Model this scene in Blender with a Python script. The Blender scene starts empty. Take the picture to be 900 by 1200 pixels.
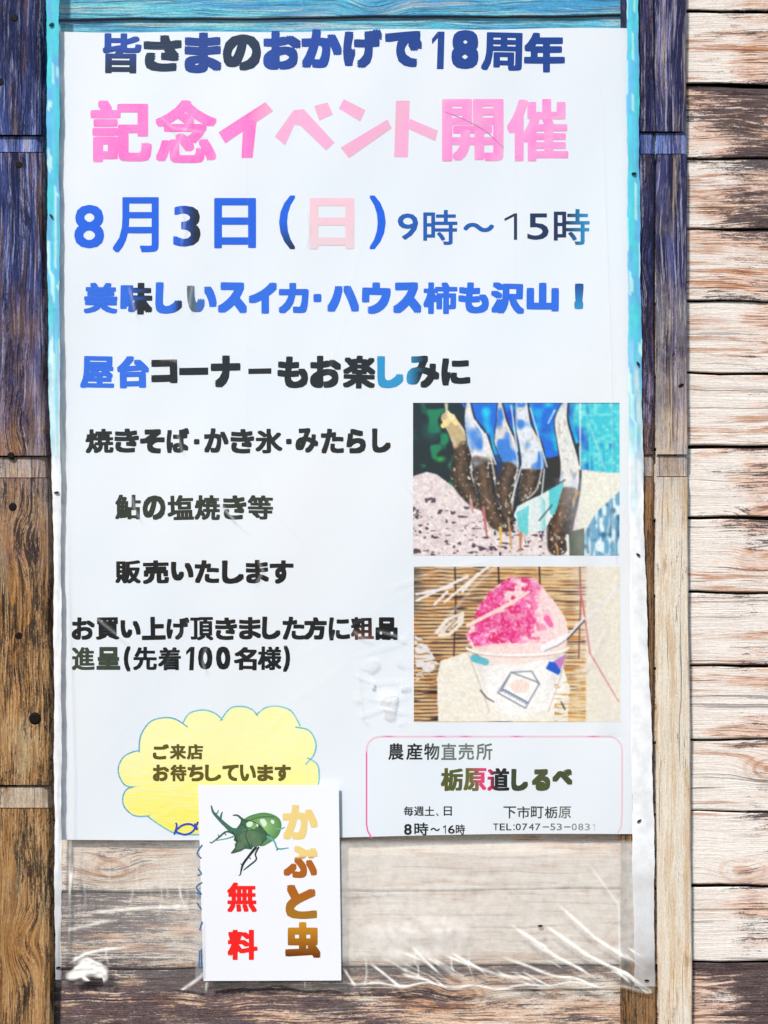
import bpy, math, random
import numpy as np
from mathutils import Vector

# ------------------------------------------------------------------ camera, light, exposure
S = 0.893e-3            # metres per photo pixel on the poster plane (an A1 sheet)
D = 1.15                # camera distance
Z0 = 1.30               # height of the view axis
sc = bpy.context.scene
COL = sc.collection
cam = bpy.data.cameras.new('camera'); co = bpy.data.objects.new('camera', cam); COL.objects.link(co)
co.location = (0, -D, Z0); co.rotation_euler = (math.radians(90), 0, 0)
cam.sensor_fit = 'VERTICAL'; cam.sensor_height = 24.0
cam.lens = 24.0 * D / (1200 * S)
cam.clip_start = 0.05; cam.clip_end = 500
sc.camera = co

SUN_EL, SUN_AZ = math.radians(46), math.radians(-24)      # azimuth measured from the camera's back, to the left
world = bpy.data.worlds.new('World'); sc.world = world; world.use_nodes = True
wn = world.node_tree; bg = wn.nodes['Background']
sky = wn.nodes.new('ShaderNodeTexSky'); sky.sky_type = 'NISHITA'; sky.sun_disc = False
sky.sun_elevation = SUN_EL; sky.air_density = 1.2; sky.dust_density = 0.6; sky.ozone_density = 1.5
sdir = Vector((math.sin(SUN_AZ) * math.cos(SUN_EL), -math.cos(SUN_AZ) * math.cos(SUN_EL), math.sin(SUN_EL)))
sky.sun_rotation = math.atan2(sdir.x, sdir.y)
wn.links.new(sky.outputs[0], bg.inputs[0]); bg.inputs[1].default_value = 0.11
sun = bpy.data.lights.new('sun', 'SUN'); sun.energy = 3.6; sun.angle = math.radians(4.5); sun.color = (1.0, 0.945, 0.875)
so = bpy.data.objects.new('sun', sun); COL.objects.link(so); so.location = (-1, -3, 4)
so.rotation_euler = sdir.to_track_quat('Z', 'Y').to_euler()
vs = sc.view_settings; vs.view_transform = 'Standard'; vs.look = 'None'; vs.gamma = 1; vs.use_curve_mapping = False
vs.exposure = 0.26

rnd = random.Random(7)
nrs = np.random.RandomState(3)

# ------------------------------------------------------------------ helpers
def P(px, py, y=0.0):
    k = S * (D + y) / D
    return Vector(((px - 450) * k, y, Z0 + (600 - py) * k))

def lin(c):
    return tuple(((v / 255) / 12.92 if v <= 10 else (((v / 255) + 0.055) / 1.055) ** 2.4) for v in c)

def alb(c):
    l = lin(c); k = 0.80 + 0.17 * max(l)
    return tuple(min(0.92, v * k) for v in l)

def noise2(w, h, cw, ch, seed):
    """smooth value noise on a w x h grid, cell size cw x ch"""
    r = np.random.RandomState(seed)
    nx, ny = int(w / cw) + 3, int(h / ch) + 3
    g = r.rand(ny, nx)
    x = np.arange(w) / cw; y = np.arange(h) / ch
    xi = x.astype(int); yi = y.astype(int); fx = x - xi; fy = y - yi
    fx = fx * fx * (3 - 2 * fx); fy = fy * fy * (3 - 2 * fy)
    a = g[np.ix_(yi, xi)]; b = g[np.ix_(yi, xi + 1)]; c = g[np.ix_(yi + 1, xi)]; d = g[np.ix_(yi + 1, xi + 1)]
    return (a * (1 - fx) + b * fx) * (1 - fy)[:, None] + (c * (1 - fx) + d * fx) * fy[:, None]

def mesh_obj(name, verts, faces, mats, parent=None, loc=None, smooth=False, mi=None):
    me = bpy.data.meshes.new(name)
    if loc is not None:
        l = Vector(loc); verts = [(v[0] - l.x, v[1] - l.y, v[2] - l.z) for v in verts]
    me.from_pydata([tuple(v) for v in verts], [], faces)
    for m in (mats if isinstance(mats, (list, tuple)) else [mats]): me.materials.append(m)
    if mi: me.polygons.foreach_set('material_index', mi)
    if smooth: me.polygons.foreach_set('use_smooth', [True] * len(me.polygons))
    me.update()
    o = bpy.data.objects.new(name, me); COL.objects.link(o)
    if parent is not None:
        o.parent = parent
        base = Vector(parent['_w']) if '_w' in parent else Vector((0, 0, 0))
        o.location = (Vector(loc) - base) if loc is not None else -base
        o['_w'] = tuple(loc) if loc is not None else (0.0, 0.0, 0.0)
    elif loc is not None:
        o.location = loc; o['_w'] = tuple(loc)
    return o

def empty(name, loc, label, cat, group=None):
    o = bpy.data.objects.new(name, None); COL.objects.link(o); o.location = loc; o['_w'] = tuple(loc)
    o.empty_display_size = 0.05; o['label'] = label; o['category'] = cat
    if group: o['group'] = group
    return o

def set_colors(o, cols):
    me = o.data
    at = me.color_attributes.new('ink', 'FLOAT_COLOR', 'POINT')
    a = np.ones((len(me.vertices), 4), dtype=np.float32); a[:, :3] = np.asarray(cols)[:, :3]
    if np.asarray(cols).shape[1] == 4: a[:, 3] = np.asarray(cols)[:, 3]
    at.data.foreach_set('color', a.ravel())

# ------------------------------------------------------------------ node helpers
class N:
    def __init__(s, name):
        s.m = bpy.data.materials.new(name); s.m.use_nodes = True
        s.t = s.m.node_tree; s.t.nodes.clear()
        s.out = s.n('ShaderNodeOutputMaterial')
    def n(s, t, **k):
        o = s.t.nodes.new(t)
        for a, b in k.items(): setattr(o, a, b)
        return o
    def link(s, a, b): s.t.links.new(a, b)
    def put(s, sock, v):
        if hasattr(v, 'is_linked') or isinstance(v, bpy.types.NodeSocket): s.link(v, sock)
        else: sock.default_value = v
    def math(s, op, a, b=0.0, clamp=False):
        o = s.n('ShaderNodeMath', operation=op, use_clamp=clamp); s.put(o.inputs[0], a); s.put(o.inputs[1], b); return o.outputs[0]
    def vmath(s, op, a, b):
        o = s.n('ShaderNodeVectorMath', operation=op); s.put(o.inputs[0], a); s.put(o.inputs[1], b); return o.outputs[0]
    def noise(s, vec, scale=1.0, detail=3.0, rough=0.55, dist=0.0):
        o = s.n('ShaderNodeTexNoise'); s.link(vec, o.inputs['Vector'])
        o.inputs['Scale'].default_value = scale; o.inputs['Detail'].default_value = detail
        o.inputs['Roughness'].default_value = rough; o.inputs['Distortion'].default_value = dist
        return o.outputs['Fac']
    def step(s, v, lo, hi, a=0.0, b=1.0):
        o = s.n('ShaderNodeMapRange', interpolation_type='SMOOTHSTEP'); s.put(o.inputs[0], v)
        o.inputs[1].default_value = lo; o.inputs[2].default_value = hi; o.inputs[3].default_value = a; o.inputs[4].default_value = b
        return o.outputs[0]
    def mix(s, f, a, b, mode='MIX'):
        o = s.n('ShaderNodeMix', data_type='RGBA', blend_type=mode)
        s.put(o.inputs[0], f)
        for i, v in ((6, a), (7, b)):
            if isinstance(v, tuple): o.inputs[i].default_value = (*v[:3], 1)
            else: s.link(v, o.inputs[i])
        return o.outputs[2]
    def bsdf(s, color, rough=0.6, spec=0.3, bump=None, bs=0.5, bd=0.001):
        b = s.n('ShaderNodeBsdfPrincipled')
        if isinstance(color, tuple): b.inputs['Base Color'].default_value = (*color[:3], 1)
        else: s.link(color, b.inputs['Base Color'])
        s.put(b.inputs['Roughness'], rough); b.inputs['Specular IOR Level'].default_value = spec
        if bump is not None:
            bn = s.n('ShaderNodeBump'); bn.inputs['Strength'].default_value = bs; bn.inputs['Distance'].default_value = bd
            s.link(bump, bn.inputs['Height']); s.link(bn.outputs[0], b.inputs['Normal'])
        return b.outputs[0]
    def done(s, sh): s.link(sh, s.out.inputs[0]); return s.m

def wood(name, along, pale, mid, dark, warm, tint=None, tint_z=(0, 1), tint_x=None, bias=0.0, warm_amt=1.0, crack=0.5, hairs=0.0, xfade=0.0, grit=0.72):
    """weathered board. object colour r = darkness, g = warmth. along: 'x' or 'z'"""
    w = N(name)
    tc = w.n('ShaderNodeTexCoord').outputs['Object']
    geo = w.n('ShaderNodeNewGeometry').outputs['Position']
    oi = w.n('ShaderNodeObjectInfo')
    sep = w.n('ShaderNodeSeparateXYZ'); w.link(geo, sep.inputs[0])
    a, c = (sep.outputs[0], sep.outputs[2]) if along == 'x' else (sep.outputs[2], sep.outputs[0])
    seed = w.math('MULTIPLY', oi.outputs['Random'], 37.0)
    oc = w.n('ShaderNodeSeparateColor'); w.link(oi.outputs['Color'], oc.inputs[0])
    dk, wm = oc.outputs[0], oc.outputs[1]
    def vec(sa, scs, off=0.0, cc=None):
        cb = w.n('ShaderNodeCombineXYZ')
        w.link(w.math('MULTIPLY', a, sa), cb.inputs[0]); w.link(w.math('MULTIPLY', cc if cc is not None else c, scs), cb.inputs[1])
        w.link(w.math('ADD', seed, off), cb.inputs[2]); return cb.outputs[0]
    # knots: the grain bends round them
    vor = w.n('ShaderNodeTexVoronoi'); w.link(vec(7.0, 13.0, 3.0), vor.inputs['Vector']); vor.inputs['Scale'].default_value = 1.0
    kd = vor.outputs['Distance']
    sel = w.n('ShaderNodeSeparateColor'); w.link(vor.outputs['Color'], sel.inputs[0])
    pick = w.step(sel.outputs[0], 0.55, 0.6)
    knot = w.math('MULTIPLY', w.step(kd, 0.34, 0.03), pick)
    warp = w.noise(vec(9.0, 22.0, 5.0), 1.0, 2.0)
    c2 = w.math('ADD', c, w.math('ADD', w.math('MULTIPLY', warp, 0.010), w.math('MULTIPLY', knot, 0.012)))
    fine = w.noise(vec(22.0, 800.0, 0.0, c2), 1.0, 6.0, 0.78)
    grain = w.noise(vec(9.0, 260.0, 9.0, c2), 1.0, 7.0, 0.74)
    broad = w.noise(vec(6.0, 60.0, 13.0, c2), 1.0, 6.0, 0.7)
    patch = w.noise(vec(11.0, 34.0, 17.0), 1.0, 6.0, 0.66, 0.4)
    speck = w.noise(vec(500.0, 800.0, 21.0), 1.0, 2.0, 0.6)
    tone = w.math('ADD', w.math('MULTIPLY', broad, 0.6), w.math('MULTIPLY', grain, 0.4))
    col = w.mix(w.step(tone, 0.39, 0.58), mid, pale)
    col = w.mix(w.math('MULTIPLY', w.step(fine, 0.50, 0.64), 0.55), col, mid)
    col = w.mix(w.math('MULTIPLY', w.step(fine, 0.44, 0.34), 0.35), col, tuple(min(0.8, v * 1.25 + 0.02) for v in pale))
    # warm resin streaks
    ws = w.noise(vec(7.0, 120.0, 31.0, c2), 1.0, 4.0, 0.65)
    wpat = w.noise(vec(6.0, 20.0, 35.0), 1.0, 3.0, 0.5)
    wf = w.math('MULTIPLY', w.step(w.math('ADD', w.math('MULTIPLY', ws, 0.6), w.math('MULTIPLY', fine, 0.4)), 0.50, 0.56), w.step(w.math('ADD', wpat, w.math('MULTIPLY', w.math('SUBTRACT', wm, 0.5), 0.5)), 0.46, 0.60))
    col = w.mix(w.math('MULTIPLY', wf, 0.75 * warm_amt), col, warm)
    # clusters of thin dark fibres
    cl = w.noise(vec(8.0, 38.0, 81.0, c2), 1.0, 4.0, 0.6)
    cl = w.math('ADD', cl, w.math('MULTIPLY', w.math('SUBTRACT', dk, 0.58), 0.42))
    if xfade:
        xf = w.math('MULTIPLY', w.math('SUBTRACT', a, 0.366), xfade)
        xf = w.math('MINIMUM', w.math('MAXIMUM', xf, -0.12), 0.05)
        cl = w.math('ADD', cl, xf)
    hair = w.noise(vec(20.0, 560.0, 85.0, c2), 1.0, 3.0, 0.7)
    hm = w.math('MULTIPLY', w.step(cl, 0.50 - hairs, 0.62 - hairs), w.step(hair, 0.50, 0.57))
    col = w.mix(w.math('MULTIPLY', w.step(cl, 0.46 - hairs, 0.60 - hairs), 0.38 * warm_amt), col, tuple(v * 1.6 for v in warm))
    col = w.mix(w.math('MULTIPLY', hm, 0.80), col, tuple(a * 0.35 + b * 0.65 for a, b in zip(warm, dark)))
    hl = w.math('MULTIPLY', w.step(w.noise(vec(26.0, 480.0, 91.0, c2), 1.0, 3.0, 0.7), 0.58, 0.66), 0.55)
    col = w.mix(hl, col, tuple(min(0.88, v * 1.3 + 0.05) for v in pale))
    # knots
    ring = w.math('SINE', w.math('MULTIPLY', w.math('ADD', kd, w.math('MULTIPLY', warp, 0.1)), 95.0))
    col = w.mix(w.math('MULTIPLY', knot, w.step(ring, -0.2, 0.9, 0.25, 0.85)), col, warm)
    # dark weathering follows the grain
    dsum = w.math('ADD', w.math('ADD', w.math('MULTIPLY', patch, 0.62), w.math('MULTIPLY', grain, 0.55)), w.math('MULTIPLY', fine, 0.40))
    dsum = w.math('ADD', dsum, w.math('MULTIPLY', w.math('SUBTRACT', dk, 0.5), 0.42))
    dsum = w.math('ADD', dsum, w.math('MULTIPLY', w.math('SUBTRACT', speck, 0.5), 0.22))
    dsum = w.math('ADD', dsum, bias)
    if xfade: dsum = w.math('ADD', dsum, xf)
    dsum = w.math('ADD', dsum, w.math('MULTIPLY', w.math('MULTIPLY', w.math('SUBTRACT', 0.5, oc.outputs[2]), sep.outputs[0]), 2.6))
    if along == 'x':
        gen = w.n('ShaderNodeSeparateXYZ'); w.link(w.n('ShaderNodeTexCoord').outputs['Generated'], gen.inputs[0])
        edge = w.math('MULTIPLY', w.step(gen.outputs[2], 0.80, 1.0), 0.10)
        edge = w.math('ADD', edge, w.math('MULTIPLY', w.step(gen.outputs[2], 0.16, 0.0), 0.07))
        dsum = w.math('ADD', dsum, edge)
    scr = w.noise(vec(55.0, 620.0, 71.0, c2), 1.0, 4.0, 0.8)
    dsum = w.math('ADD', dsum, w.math('MULTIPLY', w.math('SUBTRACT', scr, 0.5), 0.55))
    df = w.step(dsum, 0.86, 0.96)
    dcol = w.mix(w.step(w.math('ADD', w.math('MULTIPLY', scr, .6), w.math('MULTIPLY', speck, .4)), 0.44, 0.60), dark, tuple(min(1, v * 3.0 + 0.02) for v in dark))
    if tint is not None:  # second colour set that fades in with height
        zz = w.math('ADD', sep.outputs[2], w.math('MULTIPLY', w.math('SUBTRACT', w.noise(geo, 11.0, 5.0, 0.7), 0.5), 0.50))
        sf = w.step(zz, tint_z[0], tint_z[1])
        sf = w.math('MULTIPLY', sf, w.step(w.noise(vec(7.0, 130.0, 45.0, c2), 1.0, 4.0, 0.7), 0.66, 0.50, 0.62, 1.0))
        sd, sl, sh = tint
        scol = w.mix(w.step(tone, 0.42, 0.60), sd, sl)
        scol = w.mix(w.math('MULTIPLY', w.step(w.noise(vec(12.0, 330.0, 51.0, c2), 1.0, 5.0, 0.75), 0.52, 0.62), 0.7), scol, sh)
        scol = w.mix(w.math('MULTIPLY', w.step(w.noise(vec(14.0, 500.0, 55.0, c2), 1.0, 4.0, 0.75), 0.52, 0.60), 0.8), scol, tuple(v * 0.4 for v in sd))
        col = w.mix(sf, col, scol)
        dcol = w.mix(sf, dcol, w.mix(w.step(speck, 0.35, 0.65), tuple(v * 0.35 for v in sd), tuple(v * 0.9 for v in sd)))
    col = w.mix(w.math('MULTIPLY', df, 0.93), col, dcol)
    gr1 = w.noise(vec(300.0, 620.0, 101.0), 1.0, 3.0, 0.8)
    col = w.mix(1.0, col, w.mix(w.step(gr1, 0.36, 0.62), (grit, grit * 0.95, grit * 0.92), (1.0, 1.0, 1.0)), 'MULTIPLY')
    # fine open cracks along the grain
    ck = w.noise(vec(4.0, 330.0, 61.0, c2), 1.0, 2.0, 0.5)
    ckf = w.math('MULTIPLY', w.step(ck, 0.655, 0.69), crack)
    col = w.mix(ckf, col, tuple(v * 0.4 for v in dark))
    h = w.math('SUBTRACT', w.math('ADD', w.math('MULTIPLY', fine, 0.6), w.math('MULTIPLY', grain, 0.8)), w.math('MULTIPLY', ckf, 1.2))
    return w.done(w.bsdf(col, 0.8, 0.15, h, 0.9, 0.0020))

def plain(name, col, rough=0.6, spec=0.3, metal=0.0, var=0.25, scale=300.0):
    w = N(name)
    tc = w.n('ShaderNodeTexCoord').outputs['Object']
    nz = w.noise(tc, scale, 3.0)
    c = w.mix(w.math('MULTIPLY', nz, var * 2), col, tuple(v * 0.45 for v in col))
    sh = w.bsdf(c, rough, spec, nz, 0.4, 0.0004)
    if metal: [n for n in w.t.nodes if n.type == 'BSDF_PRINCIPLED'][0].inputs['Metallic'].default_value = metal
    return w.done(sh)

def ink_mat(name, rough=0.35, spec=0.35, var=0.12, streak=0.0):
    w = N(name)
    at = w.n('ShaderNodeAttribute', attribute_name='ink')
    tc = w.n('ShaderNodeTexCoord').outputs['Object']
    nz = w.noise(tc, 420.0, 3.0)
    c = w.mix(w.math('MULTIPLY', w.step(nz, 0.35, 0.75), var), at.outputs['Color'], (0.75, 0.78, 0.82))
    if streak:
        mp = w.n('ShaderNodeMapping'); w.link(tc, mp.inputs[0]); mp.inputs['Rotation'].default_value = (0, math.radians(40), 0)
        mp.inputs['Scale'].default_value = (30, 30, 900)
        st = w.noise(mp.outputs[0], 1.0, 2.0)
        c = w.mix(w.math('MULTIPLY', w.step(st, 0.45, 0.68), streak), c, (0.86, 0.86, 0.80))
    return w.done(w.bsdf(c, rough, spec))

M = {}
M['plank'] = wood('weathered_plank', 'x', (0.92, 0.87, 0.81), (0.84, 0.76, 0.70), (0.030, 0.020, 0.024), (0.50, 0.19, 0.06), xfade=2.4, grit=0.90)
M['plank_bay'] = wood('sky_tinted_plank', 'x', (0.92, 0.84, 0.73), (0.76, 0.64, 0.53), (0.045, 0.032, 0.040), (0.50, 0.22, 0.08), grit=0.8,
                      tint=((0.07, 0.38, 0.70), (0.17, 0.70, 0.80), (0.56, 0.88, 0.84)), tint_z=(Z0 + 0.24, Z0 + 0.42), bias=-0.03)  # upper turquoise: sky reflection in the vinyl, painted into the boards
ind = ((0.018, 0.020, 0.070), (0.085, 0.095, 0.28), (0.50, 0.49, 0.68))  # indigo set for the battens, stronger towards the top
ind2 = ((0.018, 0.024, 0.085), (0.075, 0.115, 0.38), (0.46, 0.50, 0.80))
M['post_left'] = wood('dark_batten', 'z', (0.56, 0.40, 0.22), (0.19, 0.11, 0.055), (0.010, 0.007, 0.006), (0.42, 0.19, 0.05),
                      tint=ind2, tint_z=(Z0 - 0.14, Z0 + 0.28), bias=0.02, hairs=0.09)
M['post_right'] = wood('pale_batten', 'z', (0.88, 0.81, 0.70), (0.76, 0.66, 0.50), (0.07, 0.04, 0.032), (0.58, 0.32, 0.09),
                       tint=ind, tint_z=(Z0 - 0.10, Z0 + 0.30), bias=-0.03, hairs=-0.03, warm_amt=0.6, grit=0.86)
M['post_strip'] = wood('brown_batten', 'z', (0.22, 0.145, 0.09), (0.085, 0.052, 0.035), (0.010, 0.007, 0.007), (0.38, 0.20, 0.07),
                       tint=ind, tint_z=(Z0 - 0.10, Z0 + 0.28), bias=0.0, hairs=0.10)
M['notch'] = wood('bare_wood', 'z', (0.66, 0.56, 0.44), (0.42, 0.32, 0.23), (0.05, 0.035, 0.03), (0.42, 0.24, 0.10),
                  tint=((0.035, 0.06, 0.24), (0.20, 0.30, 0.72), (0.5, 0.55, 0.8)), tint_z=(Z0 - 0.06, Z0 + 0.34), bias=-0.02)
M['backing'] = plain('backing_board', (0.035, 0.022, 0.016), 0.9, 0.1)
M['nail'] = plain('rusty_nail', (0.012, 0.008, 0.007), 0.7, 0.2, 0.3, 0.4, 900)
M['tack'] = plain('steel_tack', (0.02, 0.022, 0.03), 0.35, 0.5, 0.7, 0.3, 900)
M['ink'] = ink_mat('printed_ink', 0.45, 0.12, 0.0)
M['photo'] = ink_mat('photo_print', 0.4, 0.12, 0.0)
M['pencil'] = ink_mat('coloured_pencil', 0.6, 0.1, 0.06, 0.35)
M['marker'] = ink_mat('felt_marker', 0.5, 0.3, 0.10)

w = N('paper')
tc = w.n('ShaderNodeTexCoord').outputs['Object']
nz = w.noise(tc, 6.0, 4.0); nf = w.noise(tc, 700.0, 3.0)
c = w.mix(w.step(nz, 0.35, 0.7), (0.745, 0.790, 0.835), (0.775, 0.800, 0.830))
c = w.mix(w.math('MULTIPLY', nf, 0.08), c, (0.6, 0.62, 0.66))
M['paper'] = w.done(w.bsdf(c, 0.5, 0.25, nf, 0.05, 0.0002))
w = N('flyer_paper')
tc = w.n('ShaderNodeTexCoord').outputs['Object']
nf = w.noise(tc, 600.0, 3.0)
M['flyer'] = w.done(w.bsdf(w.mix(w.math('MULTIPLY', nf, 0.08), (0.80, 0.81, 0.86), (0.66, 0.68, 0.74)), 0.35, 0.35, nf, 0.04, 0.0002))

# clear vinyl: mostly transparent, glossy, cloudy where the attribute says so
def vinyl(name, lo=0.75):
    w = N(name)
    at = w.n('ShaderNodeAttribute', attribute_name='ink')
    tc = w.n('ShaderNodeTexCoord').outputs['Object']
    nz = w.noise(tc, 90.0, 5.0, 0.6)
    haze = w.math('MULTIPLY', at.outputs['Alpha'], w.step(nz, 0.28, 0.66, lo, 1.08), clamp=True)
    dif = w.n('ShaderNodeBsdfDiffuse'); w.link(at.outputs['Color'], dif.inputs[0])
    trn = w.n('ShaderNodeBsdfTransparent'); trn.inputs[0].default_value = (0.985, 0.99, 0.995, 1)
    m1 = w.n('ShaderNodeMixShader'); w.link(haze, m1.inputs[0]); w.link(trn.outputs[0], m1.inputs[1]); w.link(dif.outputs[0], m1.inputs[2])
    gl = w.n('ShaderNodeBsdfGlossy'); gl.inputs['Roughness'].default_value = 0.10
    lw = w.n('ShaderNodeLayerWeight'); lw.inputs[0].default_value = 0.5
    refl = w.math('ADD', w.math('MULTIPLY', w.math('POWER', lw.outputs['Facing'], 4.0), 0.7), 0.028)
    bn = w.n('ShaderNodeBump'); bn.inputs['Strength'].default_value = 0.25; bn.inputs['Distance'].default_value = 0.0006
    w.link(w.noise(tc, 160.0, 3.0), bn.inputs['Height']); w.link(bn.outputs[0], gl.inputs['Normal'])
    m2 = w.n('ShaderNodeMixShader'); w.link(refl, m2.inputs[0])
    w.link(m1.outputs[0], m2.inputs[1]); w.link(gl.outputs[0], m2.inputs[2])
    return w.done(m2.outputs[0])
M['vinyl'] = vinyl('clear_vinyl')
M['hem'] = vinyl('hem_film', 0.93)

# ------------------------------------------------------------------ the wall
Y_PL = 0.012          # face of the planks
Y_POST = -0.007       # face of the battens
wall = empty('plank_wall', P(450, 1300, Y_PL), 'weathered horizontal plank wall with upright battens behind the taped event poster', 'wall')

def board(name, pts_top, pts_bot, y_top, y_bot, thick, mat, parent, color=(0.5, 0.5, 0.5, 1), bev=1.4):
    """a horizontal plank between two wavy edges (photo pixels); rounded edges, real thickness"""
    n = len(pts_top); vs_, fs = [], []
    for i in range(n):
        (xt, zt), (xb, zb) = pts_top[i], pts_bot[i]
        prof = [(xt, zt, y_top + thick), (xt, zt, y_top + 0.0012), (xt, zt + bev, y_top),
                (xb, zb - bev, y_bot), (xb, zb, y_bot + 0.0012), (xb, zb, y_bot + thick)]
        for x, z, y in prof: vs_.append(P(x, z, y))
    for i in range(n - 1):
        for j in range(5):
            a = i * 6 + j; fs.append((a, a + 1, a + 7, a + 6))
    fs.append(tuple(range(5, -1, -1))); b = (n - 1) * 6; fs.append(tuple(b + j for j in range(6)))
    c = sum((Vector(v) for v in vs_), Vector()) / len(vs_)
    o = mesh_obj(name, vs_, fs, mat, parent, c, smooth=False)
    o.color = color
    return o

def wav(x, seed, amp):
    return amp * (math.sin(x * 0.021 + seed) * 0.5 + math.sin(x * 0.067 + seed * 2.3) * 0.3 + math.sin(x * 0.19 + seed * 5.1) * 0.2)

JO = [-240, -155, -70, 15, 100.5, 186, 270, 354, 438, 524, 608, 695, 780, 867, 952, 1038, 1127, 1213, 1298, 1385]
GAP = {3: 3.5, 4: 5.0, 5: 2.2, 6: 2.4, 7: 2.2, 8: 3.2, 9: 4.0, 10: 4.6, 11: 2.6, 12: 3.4, 13: 2.2, 14: 2.4, 15: 3.6, 16: 3.0}
# darkness, warmth per right-hand plank
RC = {3: (0.55, 0.75), 4: (0.92, 0.45), 5: (0.70, 0.80), 6: (0.62, 0.55), 7: (0.38, 0.50), 8: (0.36, 0.45), 9: (0.50, 0.35),
      10: (0.46, 0.60), 11: (0.44, 0.50), 12: (0.40, 0.45), 13: (0.34, 0.50), 14: (0.44, 0.35), 15: (0.48, 0.30), 16: (0.95, 0.40)}
def bay(x0, x1, mat, dz0, dz1, cols, seed0, step=26):
    xs = list(np.arange(x0, x1 + 1, step))
    if xs[-1] < x1: xs.append(x1)
    for i in range(len(JO) - 1):
        gs = 0.85 if seed0 < 5 else 0.6
        g = GAP.get(i, 2.8) * gs; g2 = GAP.get(i + 1, 2.8) * gs
        def e(x, j): return JO[j] + dz0 + (dz1 - dz0) * (x - x0) / (x1 - x0) + wav(x, seed0 + j * 1.7, 1.5)
        top = [(x, e(x, i) + g * 0.5 + wav(x, seed0 + i * 3.1, 0.8)) for x in xs]
        bot = [(x, e(x, i + 1) - g2 * 0.5) for x in xs]
        d = rnd.uniform(-.0008, .0008)
        c = cols.get(i, (0.5, 0.5)); c = c if len(c) > 2 else (*c, 0.5)
        board('plank', top, bot, Y_PL + 0.0014 + d, Y_PL - 0.0014 + d, 0.012, mat, wall, (c[0], c[1], c[2], 1))

bay(792, 1180, M['plank'], -1, 2, RC, 1.0)
MC = {2: (0.12, .3), 3: (0.12, .3), 14: (0.40, 0.6, .64), 15: (0.50, 0.6, .72), 16: (0.84, 0.5, .60), 17: (0.9, 0.2, .5)}
bay(20, 790, M['plank_bay'], 9, 3, MC, 9.0, 35)
bay(-300, -6, M['plank'], 8, 10, {}, 17.0, 42)
# dark boarding behind the gaps
def slab(name, x0, x1, z0, z1, y0, y1, mat, parent):
    v = [P(x0, z0, y0), P(x1, z0, y0), P(x1, z1, y0), P(x0, z1, y0)]
    v += [Vector((q.x, y1, q.z)) for q in v]
    f = [(0, 3, 2, 1), (4, 5, 6, 7), (0, 1, 5, 4), (1, 2, 6, 5), (2, 3, 7, 6), (3, 0, 4, 7)]
    c = sum(v, Vector()) / 8
    return mesh_obj(name, v, f, mat, parent, c)
slab('backing_board', -305, 1185, -240, 1385, Y_PL + 0.0145, Y_PL + 0.03, M['backing'], wall)

def batten(name, lf, rf, za, zb, y, back, mat, color=(0.5, 0.5, 0.5, 1), step=14, rough=0.5, cham=2.0, round_r=0.0):
    """upright board: lf / rf give the photo x of its two edges at a photo row"""
    zs = list(np.arange(za, zb, step)) + [zb]; vs_, fs = [], []
    for z in zs:
        l = lf(z) + wav(z, 3 + y * 900, rough); r = rf(z) + wav(z, 8 + y * 700, rough)
        yy = y + wav(z, 2.2, 0.0003)
        m = (l + r) / 2
        for x, q in ((l, back), (l, yy + 0.0015), (l + cham, yy), (m, yy - 0.0006), (r - cham - round_r, yy - 0.0002), (r - cham - round_r * 0.35, yy + 0.0022 * (round_r > 0)), (r, yy + 0.0015 + 0.009 * (round_r > 0)), (r, back)):
            vs_.append(P(x, z, q))
    n = len(zs)
    for i in range(n - 1):
        for j in range(7):
            a = i * 8 + j; fs.append((a, a + 8, a + 9, a + 1))
    fs.append(tuple(range(8))); b = (n - 1) * 8; fs.append(tuple(b + j for j in range(7, -1, -1)))
    c = sum((Vector(v) for v in vs_), Vector()) / len(vs_)
    o = mesh_obj(name, vs_, fs, mat, wall, c, smooth=False); o.color = color
    return o

def interp(tab):
    xs = [t[0] for t in tab]; ys = [t[1] for t in tab]
    return lambda z: float(np.interp(z, xs, ys))

L_L = lambda z: -14
L_R = interp([(-240, 52), (0, 53), (300, 54), (450, 56), (600, 61.5), (900, 62), (1385, 64)])
R_M = interp([(-240, 767), (0, 767), (280, 767.5), (400, 767.5), (600, 766.5), (900, 766.5), (960, 767), (1100, 768), (1200, 770), (1385, 772)])
R_R = interp([(-240, 803), (0, 804), (300, 805), (600, 806), (900, 809), (1200, 811), (1385, 812)])
CR = interp([(-240, 0.3), (0, 0.5), (270, 0.7), (330, 1.3), (600, 1.7), (700, 1.6), (900, 2.2), (1000, 2.6), (1100, 1.8), (1385, 1.5)])
ST_L = lambda z: 727
segs_l = [(-230, 159), (179, 535), (560.5, 921), (947.5, 1300)]
segs_r = [(-230, 155), (181, 533.5), (559, 1300)]
BAT = []
for a, b in segs_l:
    BAT.append(batten('batten', L_L, L_R, a, b - 1.2, Y_POST, Y_PL - 0.004, M['post_left'], (0.62, 0.5, 0.5, 1), round_r=9.0))
for a, b in segs_r:
    batten('batten', lambda z: R_M(z) + CR(z), R_R, a, b - 1.2, Y_POST, Y_PL - 0.004, M['post_right'], (0.70 if a < 500 else 0.54, 0.7, 0.5, 1), rough=0.7, cham=1.2)
    batten('batten', ST_L, lambda z: R_M(z) - CR(z) * 0.5, a, b - 1.2, 0.0028, Y_PL + 0.0005, M['post_strip'], (0.72, 0.5, 0.5, 1), rough=0.5, cham=1.5)
for z0, z1 in ((159, 178), (535, 559.5), (921, 946.5)):
    batten('notch_block', L_L, lambda z: L_R(z) - 1.0, z0 + 1, z1, Y_POST + 0.0035, Y_PL - 0.003, M['notch'], (0.60, 0.4, 0.5, 1), step=6, round_r=9.0)
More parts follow.
